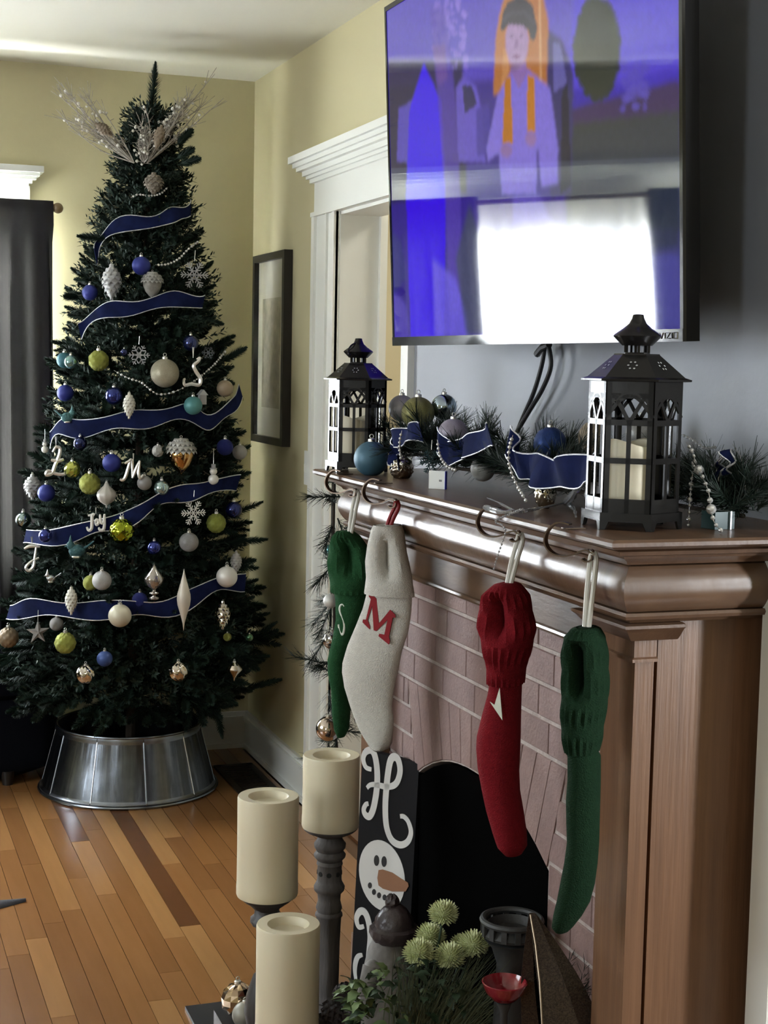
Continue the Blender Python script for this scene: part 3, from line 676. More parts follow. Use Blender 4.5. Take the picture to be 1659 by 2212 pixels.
# branch tips that stand clear of the outline, and one hanging down by the collar
for px, py, ex, ey in ((405, 350, 430, 343), (395, 300, 414, 282), (395, 335, 417, 322), (215, 515, 170, 510), (440, 690, 480, 700), (500, 770, 530, 752),
                       (505, 1110, 565, 1085), (520, 1170, 575, 1165), (520, 1340, 580, 1325), (160, 640, 142, 640), (470, 1540, 480, 1592), (545, 1380, 596, 1345), (560, 1480, 606, 1468), (60, 1400, 8, 1405)):
    P, Q = on(px, py, 1, 5.12), on(ex, ey, 1, 5.12); mm = MB(); brush(mm, P-(Q-P)*0.6, Q, 320, 0.027, 0.82, 0.0023, r, 0.6); mm.tube([P-(Q-P)*0.8, Q], 0.002, 4); mm.build('branch_tip', fir, tree)
# inner foliage nobody could count
m = MB(); r = random.Random(8)
for i in range(4200):
    z = 0.36+1.98*(r.random()**1.4); a = r.uniform(0, 2*pi); q = rad(z)*r.uniform(0.35, 0.86); A = axis_at(z)
    P = A+Vector((cos(a)*q, min(sin(a)*q, YB-0.05-TY), 0)); el = r.uniform(-0.3, 0.9); d = Vector((cos(a)*cos(el), sin(a)*cos(el), sin(el)))
    brush(m, P, P+d*0.06, 8, 0.028, 0.8, 0.0042, r)
m.build('inner_foliage', fir, tree, kind='stuff')
# galvanised collar: four curved panels, beads, rims
galv = mat('galvanised steel', (0.27, 0.29, 0.32), 0.27, 1.0, noise=(22, (0.18, 0.20, 0.22), 0.3), bump=(18, 0.10))
galb = mat('bright steel bead', (0.62, 0.64, 0.66), 0.25, 1.0)
cl_ = thing('tree_collar', 'galvanised metal tree collar around the foot of the tree', 'tree collar', (TX-0.01, 5.28, 0))
CX, CY, RB, RTp, HZ = TX-0.01, 5.28, 0.305, 0.246, 0.226
def colpt(a, t, o=0.0):
    q = RB+(RTp-RB)*t+o; return Vector((CX+q*cos(a), CY+q*sin(a), 0.004+HZ*t))
a0 = -pi/2+0.02
for k in range(10):
    aa, ab = a0+k*2*pi/10+0.004, a0+(k+1)*2*pi/10-0.004
    MB().loft([[colpt(aa+(ab-aa)*j/12, t, o) for j in range(13)] for t, o in ((0, 0.004), (0.05, 0.006), (0.09, 0), (0.90, 0), (0.94, 0.004), (1.0, 0.004), (1.0, 0.0), (0.0, 0.0))], False, False).build('panel', galv, cl_, True, 30)
    MB().tube([colpt(aa-0.004, 0.06, 0.001), colpt(aa-0.004, 0.93, 0.001)], 0.0022 if k % 2 else 0.003, 6).build('seam_bead', galb if k in (1, 9) else galv, cl_, True)
MB().torus((CX, CY, 0.004+HZ), RTp+0.003, 0.005, 56, 8).build('top_rim', galv, cl_, True)
MB().torus((CX, CY, 0.007), RB+0.005, 0.006, 56, 8).build('bottom_rim', galv, cl_, True)

# ------------------------------------------------------------------ ribbons and bead strands on the tree
velvet = mat('navy velvet', (0.008, 0.014, 0.066), 0.9, noise=(26, (0.003, 0.006, 0.028), 0.25), spec=0.12)
silverw = mat('silver wire edge', (0.62, 0.63, 0.66), 0.35, 0.85, bump=(400, 0.3))
def ribbon_on_tree(name_, label, pts, hw, seed, out=0.035):
    r = random.Random(seed); P = smooth_path([on_tree(a, b, out) for a, b in pts], 5); W_ = []
    for i, p in enumerate(P):
        A = axis_at(p.z); o = (p-A); o.z = 0; o = unit(o); k = 1+0.18*sin(i*0.55+seed)
        W_.append((Vector((0, 0, 1))*(0.93)+o*(0.32*sin(i*0.42+seed)))*hw*k)
    P = [p+Vector((0, 0, 0.007*sin(i*0.5+seed*2))) for i, p in enumerate(P)]
    t = thing('velvet_ribbon', label, 'ribbon', P[len(P)//2], 'navy ribbons on the tree')
    MB().ribbon(P, W_, 0.0008).build('band', velvet, t, True)
    for s in (-1, 1): MB().tube([p+w*s for p, w in zip(P, W_)], 0.0018, 6).build('wire_edge', silverw, t, True)
ribbon_on_tree('r', 'navy velvet ribbon nearest the top of the tree, curling down on its left', [(206, 558), (214, 522), (240, 497), (295, 481), (345, 473), (375, 468), (398, 455), (412, 452)], 0.024, 1)
ribbon_on_tree('r', 'navy velvet ribbon second from the top, above the large champagne ball', [(172, 712), (195, 690), (240, 670), (300, 660), (360, 652), (405, 646), (440, 652)], 0.024, 2)
ribbon_on_tree('r', 'navy velvet ribbon behind the teal ball, rising to a loop at the right', [(108, 950), (130, 925), (175, 922), (240, 916), (300, 905), (360, 896), (410, 894), (450, 908), (485, 893), (508, 870), (520, 842)], 0.028, 3)
ribbon_on_tree('r', 'navy velvet ribbon crossing behind the joy ornament up to the right', [(54, 1163), (110, 1158), (180, 1147), (240, 1132), (300, 1106), (350, 1080), (400, 1062), (450, 1055), (515, 1044)], 0.026, 4)
ribbon_on_tree('r', 'lowest navy velvet ribbon, running left behind the white pinecone', [(18, 1320), (60, 1314), (120, 1318), (200, 1315), (280, 1318), (350, 1314), (420, 1289), (480, 1262), (530, 1254)], 0.028, 5)
pearl = mat('silver pearl bead', (0.60, 0.60, 0.58), 0.22, 0.6)
def beads(label, P, rb_, gap, cat='bead garland', group=None, m_=None):
    mb = MB(); pts = smooth_path(P, 8); mb.tube(pts, 0.0008, 4); acc = 0; k = 0
    for a, b in zip(pts, pts[1:]):
        l = (b-a).length; acc += l
        if acc >= gap:
            acc = 0; k += 1; mb.sphere(b, rb_ if not isinstance(rb_, list) else rb_[k % len(rb_)], 8, 6)
    o = mb.build('bead_strand', m_ or pearl, None, True); o['kind'] = 'stuff'; return tag(o, label, cat, group)
tg = 'bead strands on the tree'
beads('silver bead strand draped under the topmost pinecone', [on_tree(a, b, 0.03) for a, b in ((282, 428), (298, 420), (322, 423), (345, 419), (362, 405))], 0.0042, 0.0085, group=tg)
beads('silver bead strand swagged between the blue ball and upper right snowflake', [on_tree(a, b, 0.03) for a, b in ((335, 572), (360, 571), (385, 560), (405, 540), (427, 523))], 0.0045, 0.0088, group=tg)
beads('silver bead strand swagged below the lime ball and champagne ball', [on_tree(a, b, 0.03) for a, b in ((246, 800), (275, 816), (305, 826), (325, 842), (345, 852), (380, 845), (420, 823), (460, 790), (486, 760))], [0.0036, 0.0036, 0.005], 0.0095, group=tg)

# ------------------------------------------------------------------ ornaments
capm = mat('ornament cap silver', (0.70, 0.69, 0.64), 0.3, 1.0)
def om(kind, c):
    key = kind+'_%d_%d_%d' % tuple(int(x*999) for x in c)
    if kind == 'gloss': return mat('mirror glass '+key, c, 0.12, 0.75, coat=0.6)
    if kind == 'matte': return mat('frosted glass '+key, c, 0.48, 0.25)
    if kind == 'glit': return mat('glitter '+key, c, 0.4, 0.55, vor=(95, tuple(x*0.45 for x in c), 0.55))
    if kind == 'chrome': return mat('chrome '+key, c, 0.10, 1.0)
    return mat('plain '+key, c, 0.6)
UM = {}
def um(key, fn):
    if key not in UM: UM[key] = fn()
    return UM[key]
def diamond(k, n1, n2):
    def f(a, t):
        x = a*n1/(2*pi)+t*n2; y = a*n1/(2*pi)-t*n2
        e = min(abs(x-round(x)), abs(y-round(y))); return 1-k+k*2.2*min(0.45, e) if k > 0 else 1+k*(0.5-min(0.45, e))
    return f
def capping(root, z, s=1.0):
    def mk():
        return MB().lathe([(0.20*s, z-0.05), (0.20*s, z+0.14*s), (0.16*s, z+0.17*s), (0.05*s, z+0.19*s)], 12).mesh('cap', capm, True, 40)
    def mk2():
        return MB().torus((0, 0, z+0.30*s), 0.11*s, 0.025*s, 12, 5, (0, 1, 0)).mesh('hanging_loop', capm, True)
    c = link('cap', um(('cap', z, s), mk), root); link('hanging_loop', um(('loop', z, s), mk2), c)
def scaled_cone(rows, per, prof, m, name, flip=1):
    """body with overlapping scales set in rows"""
    mb = MB(); mb.lathe([(max(0.02, r*0.86), z) for r, z in prof], 16)
    for i in range(rows):
        t = (i+0.5)/rows; x = t*(len(prof)-1); k = int(x); k = min(k, len(prof)-2); f = x-k
        r_ = prof[k][0]*(1-f)+prof[k+1][0]*f; z = prof[k][1]*(1-f)+prof[k+1][1]*f; h = (prof[-1][1]-prof[0][1])/rows
        for j in range(per):
            a = 2*pi*(j+0.5*(i % 2))/per; w = pi/per*1.05; o = Vector((cos(a), sin(a), 0)); s = Vector((-sin(a), cos(a), 0))
            c = Vector((0, 0, z)); ww = r_*math.tan(w)
            mb.add([c+o*r_*0.86+s*ww+Vector((0, 0, h*0.6*flip)), c+o*r_*1.0+s*ww*0.8, c+o*r_*1.08-Vector((0, 0, h*0.75*flip)), c+o*r_*1.0-s*ww*0.8, c+o*r_*0.86-s*ww+Vector((0, 0, h*0.6*flip)), c+o*r_*1.04],
                   [(0, 1, 5), (1, 2, 5), (2, 3, 5), (3, 4, 5), (0, 5, 4)])
    return mb.mesh(name, m)
def egg(hz, w=1.0, e=1.0, n=10): return [(max(0.02, w*sin(pi*i/n)**0.85*(1+0.16*e*cos(pi*i/n)*-1)), -hz+2*hz*i/n) for i in range(n+1)]
def flake_mesh(m, fine=1.0, form=0):
    mb = MB()
    for k in range(6):
        a = k*pi/3; d = Vector((cos(a), 0, sin(a))); s = Vector((-sin(a), 0, cos(a)))
        def bar(p, q, w): mb.tube([p, q], w, 4)
        bar(d*0.0, d*0.98, 0.045*fine)
        if form == 0:
            for t, l in ((0.32, 0.26), (0.55, 0.32), (0.76, 0.22)):
                for g in (-1, 1): bar(d*t, d*(t+l*0.75)+s*g*l*0.8, 0.04*fine)
            bar(d*0.32+s*0.0, (Vector((cos(a+pi/3), 0, sin(a+pi/3))))*0.32, 0.04*fine)
        else:
            for t, l in ((0.45, 0.34), (0.72, 0.2)):
                for g in (-1, 1): bar(d*t, d*(t+l*0.6)+s*g*l, 0.05*fine)
            mb.add([d*0.12+s*0.12+Vector((0, -.03, 0)), d*0.5+Vector((0, -.05, 0)), d*0.12-s*0.12+Vector((0, -.03, 0))], [(0, 1, 2)])
    return mb.mesh('snowflake', m)
def star_mesh(m):
    mb = MB(); v = [Vector((cos(pi/2+i*pi/5), 0, sin(pi/2+i*pi/5)))*(1 if i % 2 == 0 else 0.40) for i in range(10)]
    mb.add([*v, (0, -0.2, 0), (0, 0.2, 0)], [(i, (i+1) % 10, 10) for i in range(10)]+[((i+1) % 10, i, 11) for i in range(10)]); return mb.mesh('star', m)
def strokes(root, name, sts, m, r_=0.07, flat=None):
    for st in sts:
        P = smooth_path([(p[0], 0, p[1]) for p in st], 5); n = len(P)
        MB().tube(P, [r_*(0.65+0.5*sin(pi*i/(n-1))) for i in range(n)], 6).local(name, m, root, True)
LIME, COB, NAVY, TEAL = (0.40, 0.43, 0.085), (0.018, 0.028, 0.20), (0.013, 0.022, 0.10), (0.032, 0.13, 0.16)
SIL, CHAMP, WHT, GOLD = (0.60, 0.60, 0.58), (0.50, 0.46, 0.34), (0.66, 0.65, 0.60), (0.42, 0.29, 0.13)
OG = 'ornaments on the tree'
def ornament(kind, finish, col, px, py, rpx, label, out=0.02, P=None, group=OG, name=None, cat='ornament', rz=None, hpx=None, x=None):
    if P is None: P = on_tree(px, py, out) if x is None else on(px, py, 0, x)
    s = rpx*fwd(P)/FPX; m = om(finish, col); r_ = random.Random(int(px*7+py)); hz = (hpx/rpx) if hpx else 1.6
    nm = name or {'ball': 'ball_ornament', 'net': 'lattice_ball_ornament', 'swirl': 'swirl_ball_ornament', 'oval': 'acorn_ornament', 'cone': 'pinecone_ornament', 'flake': 'snowflake_ornament', 'flake2': 'snowflake_ornament', 'facet': 'faceted_ball_ornament'}.get(kind, kind+'_ornament')
    t = thing(nm, label, cat, P, group, (rz if rz is not None else r_.uniform(-0.3, 0.3)), s)
    if kind == 'ball':
        link('globe', um(('ball', m.name), lambda: MB().sphere((0, 0, 0), 1, 28, 18).mesh('globe', m, True)), t); capping(t, 0.98)
    elif kind == 'net':
        link('globe', um(('net', m.name), lambda: MB().sphere((0, 0, 0), 1, 56, 28, diamond(0.085, 8, 4)).mesh('globe', m, True)), t); capping(t, 0.97)
    elif kind == 'oval':
        link('nut', um(('oval', m.name), lambda: MB().sphere((0, 0, 0), 1, 64, 32, diamond(0.10, 11, 5), (1, 1, 1.4)).mesh('nut', m, True)), t); capping(t, 1.36)
    elif kind == 'facet':
        link('globe', um(('facet', m.name), lambda: MB().sphere((0, 0, 0), 1, 13, 9, lambda a, t_: 1+0.07*sin(7*a+9*t_)*sin(11*t_*3)).mesh('globe', m)), t); capping(t, 0.98)
    elif kind == 'swirl':
        m2 = om('matte', tuple(c*0.35 for c in col))
        link('globe', um(('swirl', m.name), lambda: MB().sphere((0, 0, 0), 1, 48, 20, lambda a, t_: 1+0.05*sin(7*(a+1.6*t_))).mesh('globe', m, True)), t); capping(t, 0.98)
    elif kind == 'cone':
        link('cone_body', um(('cone', m.name, hpx, rpx), lambda: scaled_cone(9, 9, egg(hz), m, 'cone_body')), t); capping(t, hz*0.97, 0.8)
    elif kind == 'onion':
        prof = [(0.03, -1.45), (0.10, -1.3), (0.06, -1.2), (0.45, -0.95), (0.85, -0.6), (1.0, -0.15), (0.93, 0.2), (0.62, 0.55), (0.30, 0.85), (0.14, 1.2)]
        link('globe', um(('onion', m.name), lambda: MB().lathe(prof, 40, fn=lambda a, t_: 1+0.03*sin(10*a)).mesh('globe', m, True)), t); capping(t, 1.2, 0.6)
    elif kind == 'spool':
        prof = [(0.05, -2.4), (0.5, -2.35), (0.55, -2.15), (0.2, -2.05), (0.22, -1.85), (0.5, -1.75), (0.5, -1.6), (0.18, -1.5), (0.18, -1.25), (0.7, -0.9), (1.0, -0.3), (0.98, 0.0), (0.7, 0.45), (0.35, 0.85), (0.12, 1.35)]
        link('globe', um(('spool', m.name), lambda: MB().lathe(prof, 36, fn=lambda a, t_: 1+0.04*sin(12*a+8*t_)).mesh('globe', m, True)), t); capping(t, 1.3, 0.5)
    elif kind == 'finial':
        link('spindle', um(('finial', m.name), lambda: MB().lathe([(0.04, -hz), (0.16, -hz*0.75), (0.5, -hz*0.45), (0.9, -hz*0.15), (1.0, hz*0.05), (0.95, hz*0.2), (0.6, hz*0.5), (0.3, hz*0.75), (0.12, hz*0.92), (0.06, hz)], 24).mesh('spindle', m, True)), t); capping(t, hz, 0.5)
    elif kind == 'diamond':
        link('globe', um(('diam', m.name), lambda: MB().lathe([(0.03, -1.5), (0.12, -1.1), (0.5, -0.6), (1.0, -0.05), (1.0, 0.08), (0.6, 0.55), (0.2, 0.9)], 12).mesh('globe', m)), t); capping(t, 0.9)
    elif kind == 'acorn':
        m2 = om('glit', WHT)
        link('nut', MB().lathe([(0.03, -1.38), (0.07, -1.28), (0.30, -1.12), (0.60, -0.76), (0.80, -0.3), (0.86, 0.1), (0.75, 0.3)], 32).mesh('nut', m, True), t)
        link('acorn_cap', scaled_cone(4, 16, [(0.98, 0.05), (1.0, 0.25), (0.93, 0.5), (0.7, 0.78), (0.3, 0.95)], m2, 'acorn_cap'), t); capping(t, 0.9, 0.7)
    elif kind in ('flake', 'flake2'):
        link('snowflake', um((kind, m.name), lambda: flake_mesh(m, 1.0, 0 if kind == 'flake' else 1)), t)
        MB().tube([(0, 0, 0.95), (0.05, 0, 1.7)], 0.02, 4).local('thread', capm, t)
    elif kind == 'star':
        link('star', star_mesh(m), t); MB().tube([(0, 0, 0.95), (0.02, 0, 1.8)], 0.02, 4).local('thread', capm, t)
    return t
S8 = (('ball', 'matte', COB, 305, 574, 20, 'cobalt ball below the topmost ribbon, left of the silver beads'),
 ('cone', 'glit', (0.70, 0.70, 0.70), 241, 610, 21, 'large sparkling silver pinecone ornament right of the blue ball, upper left', 0.03, 38),
 ('ball', 'matte', COB, 194, 632, 17, 'cobalt ball at the upper left outline, beside the silver pinecone'),
 ('flake', 'glit', (0.60, 0.60, 0.60), 420, 594, 31, 'large pale snowflake at upper right under the bead swag'),
 ('net', 'glit', LIME, 213, 779, 23, 'lime quilted ball at left, level with the champagne ball'),
 ('ball', 'matte', TEAL, 139, 778, 17, 'deep teal ball at the left outline behind a smaller pale one'),
 ('ball', 'gloss', (0.20, 0.36, 0.36), 153, 782, 15, 'small shiny pale teal ball in front of the deep teal ball', 0.05),
 ('flake2', 'glit', (0.58, 0.58, 0.58), 300, 767, 24, 'silver star-shaped snowflake left above the champagne ball'),
 ('ball', 'gloss', NAVY, 268, 761, 8, 'tiny navy ball beside the silver star-shaped snowflake'),
 ('ball', 'gloss', NAVY, 412, 741, 17, 'shiny navy ball above the silver letter S'),
 ('ball', 'glit', CHAMP, 356, 806, 31, 'largest champagne glitter ball in the middle of the tree', 0.03),
 ('flake2', 'plain', (0.10, 0.11, 0.12), 450, 762, 15, 'small dark grey snowflake right of the navy ball'),
 ('ball', 'matte', (0.34, 0.27, 0.19), 486, 839, 18, 'bronze frosted ball at the right beside the ribbon loop'),
 ('ball', 'matte', COB, 141, 849, 18, 'cobalt ball at the left outline under the teal pair'),
 ('ball', 'gloss', (0.018, 0.03, 0.20), 246, 855, 19, 'shiny navy ball left of the slim white pinecone'),
 ('cone', 'plain', (0.60, 0.58, 0.50), 279, 876, 13, 'slim white pinecone ornament hanging over the middle ribbon', 0.05, 28),
 ('ball', 'matte', (0.085, 0.25, 0.25), 417, 876, 20, 'frosted turquoise ball over the middle ribbon', 0.05),
 ('ball', 'gloss', NAVY, 173, 958, 15, 'shiny navy ball just under the left end of middle ribbon'),
 ('facet', 'gloss', LIME, 156, 1014, 18, 'shiny crumpled lime ball right of the script letter L'),
 ('ball', 'matte', COB, 241, 1000, 20, 'cobalt ball left of the script letter M'),
 ('acorn', 'chrome', (0.50, 0.30, 0.12), 391, 980, 33, 'big acorn with white scaled cap and mirrored copper nut', 0.03),
 ('facet', 'glit', WHT, 341, 974, 13, 'small white glitter ball left of the big acorn'),
 ('ball', 'glit', COB, 486, 966, 18, 'blue glitter ball at the right, level with the big acorn'),
 ('ball', 'matte', (0.30, 0.29, 0.27), 518, 977, 16, 'grey pearl ball at the right outline'),
 ('cone', 'glit', (0.62, 0.62, 0.60), 70, 1052, 18, 'white pinecone ornament at the left edge by the curtain', 0.03, 27),
 ('ball', 'matte', COB, 100, 1065, 19, 'cobalt ball right of the white pinecone at the left edge'),
 ('net', 'glit', LIME, 194, 1045, 24, 'lime quilted ball below the crumpled lime ball'),
 ('onion', 'matte', (0.46, 0.44, 0.40), 230, 1067, 21, 'white onion-shaped ornament right of the lime quilted ball'),
 ('ball', 'matte', (0.24, 0.23, 0.22), 312, 1043, 16, 'dull pewter ball under the script letter M'),
 ('ball', 'gloss', (0.28, 0.38, 0.38), 349, 1054, 17, 'shiny sea-green ball under the white glitter ball'),
 ('ball', 'chrome', (0.32, 0.42, 0.42), 50, 1123, 17, 'mirrored pale teal ball at the far left edge'),
 ('ball', 'gloss', COB, 98, 1157, 15, 'shiny cobalt ball on the left end of the joy ribbon', 0.05),
 ('net', 'chrome', (0.30, 0.36, 0.03), 263, 1147, 28, 'mirrored lime lattice ball right of the joy ornament', 0.05),
 ('flake', 'plain', (0.66, 0.66, 0.62), 418, 1108, 29, 'crisp white snowflake at the right, over the green boughs'),
 ('net', 'glit', (0.33, 0.37, 0.07), 467, 1130, 22, 'lime quilted ball right of the crisp white snowflake'),
 ('ball', 'gloss', (0.012, 0.02, 0.12), 505, 1101, 18, 'dark navy ball at the right outline above lime quilted ball'),
 ('ball', 'gloss', (0.018, 0.03, 0.20), 333, 1183, 15, 'small shiny navy ball below the middle of the joy ribbon'),
 ('ball', 'glit', (0.46, 0.45, 0.44), 408, 1171, 21, 'silver glitter ball under the crisp white snowflake'),
 ('ball', 'glit', LIME, 196, 1259, 17, 'lime ball half hidden behind the silver ball, lower left', 0.0),
 ('ball', 'glit', SIL, 220, 1254, 21, 'silver glitter ball above the lowest ribbon, in front of lime ball', 0.05),
 ('spool', 'gloss', (0.36, 0.33, 0.30), 333, 1248, 20, 'pewter onion finial with a spool foot above the lowest ribbon', 0.05),
 ('ball', 'matte', (0.64, 0.62, 0.58), 490, 1246, 23, 'plain white ball on the right end of the lowest ribbon', 0.05),
 ('cone', 'plain', (0.42, 0.40, 0.38), 510, 1215, 12, 'dim white pinecone behind the plain white ball', 0.0, 24),
 ('finial', 'matte', (0.56, 0.52, 0.44), 397, 1297, 15, 'long pearl spindle ornament hanging across the lowest ribbon', 0.06, 66),
 ('cone', 'plain', (0.58, 0.56, 0.48), 154, 1298, 13, 'cream pinecone ornament over the left part of lowest ribbon', 0.06, 30),
 ('ball', 'matte', (0.52, 0.49, 0.38), 259, 1330, 25, 'champagne frosted ball hanging below the lowest ribbon', 0.06),
 ('ball', 'glit', COB, 302, 1296, 17, 'blue glitter ball tucked behind the lowest ribbon', 0.02),
 ('cone', 'chrome', (0.50, 0.46, 0.40), 481, 1329, 16, 'silver pinecone ornament under the right of the lowest ribbon', 0.04, 30),
 ('star', 'glit', (0.46, 0.45, 0.44), 82, 1366, 27, 'silver glitter star below the left of the lowest ribbon', 0.04),
 ('ball', 'glit', (0.34, 0.33, 0.32), 122, 1348, 15, 'grey glitter ball right of the silver star', 0.01),
 ('net', 'glit', LIME, 141, 1389, 24, 'lowest lime quilted ball, right below the silver star', 0.04),
 ('ball', 'matte', (0.035, 0.07, 0.22), 226, 1423, 17, 'muted blue ball low on the tree'),
 ('swirl', 'chrome', (0.58, 0.54, 0.48), 185, 1456, 20, 'silver swirl ball at lower left of the tree', 0.03),
 ('swirl', 'chrome', (0.56, 0.50, 0.42), 385, 1451, 20, 'silver swirl ball at lower middle, below the spindle', 0.03),
 ('diamond', 'chrome', (0.52, 0.46, 0.38), 506, 1446, 17, 'silver diamond-shaped ornament at the lower right', 0.03),
 ('net', 'matte', (0.20, 0.15, 0.09), 18, 1377, 23, 'brown textured ball at the lower left picture edge', 0.04),
 ('ball', 'gloss', (0.06, 0.16, 0.08), 539, 1377, 8, 'tiny green ball at lower right of the tree'),
 ('ball', 'glit', (0.28, 0.30, 0.06), 491, 1376, 9, 'tiny lime ball under the silver pinecone'),
)
for k in S8:
    ornament(*k[:7], out=(k[7]+0.012) if len(k) > 7 else 0.032, hpx=k[8] if len(k) > 8 else None)
# silver-capped mushroom acorn
t = ornament('acorn', 'glit', (0.36, 0.34, 0.30), 329, 612, 24, 'grey acorn with sparkling white cap between two upper ribbons', 0.03)
# script letters
lsil = mat('silver letter', (0.62, 0.60, 0.56), 0.3, 0.7)
def letter(label, sts, px, py, hpx, m_=None, name='letter_ornament', r_=0.06):
    P = on_tree(px, py, 0.06); s = hpx*fwd(P)/FPX; t = thing(name, label, 'ornament', P, OG, -0.15, s); strokes(t, 'stroke', sts, m_ or lsil, r_)
    MB().tube([(0, 0, 0.45), (0.02, 0, 0.8), (-0.02, 0, 0.8), (0, 0, 0.46)], 0.012, 4).local('thread', capm, t)
letter('silver script letter S hanging right of the champagne ball', [[(.12, .40), (.22, .46), (.16, .34), (.02, .20), (.10, .0), (.24, -.22), (.20, -.42), (-.05, -.40), (-.26, -.44), (-.30, -.28), (-.24, -.24)]], 417, 803, 66)
letter('silver script letter L at the left outline by the curtain', [[(-.10, .30), (.0, .46), (.12, .42), (.10, .20), (-.02, -.1), (-.12, -.36), (-.30, -.42), (-.24, -.30), (.05, -.40), (.28, -.38), (.36, -.26)], [(-.16, .05), (.05, .02), (.24, .08)]], 121, 997, 68)
letter('silver script letter M in the middle of the tree', [[(-.62, -.42), (-.50, -.46), (-.36, -.30), (-.16, .36), (-.06, .44)], [(-.40, .32), (-.2, .42), (-.06, .44), (-.04, -.36)], [(-.04, -.36), (.10, .0), (.30, .46)], [(.30, .46), (.24, -.1), (.32, -.36), (.46, -.20)]], 288, 1016, 46, r_=0.075)
letter('silver script letter J at the left edge under the joy ribbon', [[(-.28, .36), (-.05, .46), (.30, .44)], [(.16, .44), (.10, .0), (.06, -.30), (-.10, -.46), (-.22, -.34), (-.02, -.12), (.26, .02)]], 69, 1206, 58)
joyw = mat('white joy paint', (0.70, 0.69, 0.64), 0.5)
letter('white joined letters spelling joy on the tree', [[(-.42, .36), (-.10, .40), (-.20, .36), (-.22, -.30), (-.38, -.44), (-.48, -.26)], [(-.04, .0), (.04, .14), (.14, .0), (.04, -.14), (-.04, .0)], [(.22, .42), (.26, .02), (.40, .0), (.46, .44)], [(.46, .44), (.46, -.1), (.40, -.40), (.22, -.42), (.16, -.28)]], 207, 1128, 40, joyw, 'joy_ornament', 0.085)
# snowmen, birds, little house
def snowman(label, px, py, hpx):
    P = on_tree(px, py, 0.05); s = hpx*fwd(P)/FPX; t = thing('snowman_ornament', label, 'ornament', P, OG, 0.1, s); w = om('matte', WHT)
    MB().sphere((0, 0, -.28), .24, 16, 10).sphere((0, 0, .08), .17, 16, 10).local('body', w, t, True)
    MB().lathe([(.17, .2), (.17, .23), (.10, .24), (.10, .40), (.02, .41)], 12, (0, 0, 0)).local('hat', om('plain', (0.3, 0.3, 0.3)), t)
    for g in (-1, 1): MB().tube([(0.15*g, 0, -.1), (.36*g, 0, .02), (.48*g, 0, .10)], 0.02, 5).tube([(.36*g, 0, .02), (.44*g, 0, -.06)], 0.014, 4).local('arm', barkm, t)
    MB().tube([(0, 0, .4), (0, 0, 1.1)], 0.012, 4).local('thread', capm, t)
snowman('white snowman ornament hanging below the blue glitter ball', 461, 1022, 48)
snowman('small white snowman ornament at the left outline under the middle ribbon end', 97, 962, 32)
def bird(label, px, py, wpx, m_, flip=1):
    P = on_tree(px, py, 0.05); s = wpx*fwd(P)/FPX; t = thing('bird_ornament', label, 'ornament', P, OG, 0, s)
    f = flip
    MB().sphere((f*.02, 0, -.12), 1, 18, 12, sc=(.34, .22, .27)).local('body', m_, t, True)
    MB().sphere((-f*.24, 0, .12), 1, 14, 10, sc=(.17, .15, .18)).lathe([(.10, 0), (.06, .14), (.004, .34)], 8, (-f*.24, 0, .22)).tube([(-f*.38, 0, .10), (-f*.50, 0, .06)], [.05, .004], 6).local('head', m_, t, True)
    MB().loft([[(f*x_, q*cos(2*pi*j/8), z_+h*sin(2*pi*j/8)) for j in range(8)] for x_, z_, q, h in ((.22, -.10, .13, .12), (.42, .04, .09, .06), (.62, .20, .11, .04), (.72, .28, .10, .02))]).local('tail', m_, t, True)
    MB().sphere((f*.08, -.17, -.06), 1, 12, 8, sc=(.24, .07, .13)).local('wing', m_, t, True)
    MB().torus((0, 0, -.36), 0.15, 0.05, 14, 6).local('perch_clip', capm, t)
bird('teal knit-textured bird ornament under the joy ribbon', 165, 1184, 52, mat('teal bird', (0.03, 0.10, 0.11), 0.7, bump=(9, 1.0)))
bird('teal bird ornament at the left end of the middle ribbon', 146, 897, 40, mat('teal bird pale', (0.06, 0.17, 0.17), 0.6, bump=(9, 1.0)), -1)
bird('small clear silver bird ornament at lower left above the lowest ribbon', 110, 1246, 30, om('gloss', (0.40, 0.42, 0.42)))
P = on_tree(437, 860, 0.05); t = thing('cottage_ornament', 'small grey cottage ornament behind the turquoise ball', 'ornament', P, OG, 0.2, 30*fwd(P)/FPX)
MB().box((0, 0, -.1), (.5, .4, .7)).local('wall', om('matte', (0.34, 0.34, 0.34)), t)
MB().prism([(-.36, .22), (.36, .22), (0, .62)], (0, 0.26, 0), (1, 0, 0), (0, 0, 1), 0.52).local('roof', om('glit', SIL), t)
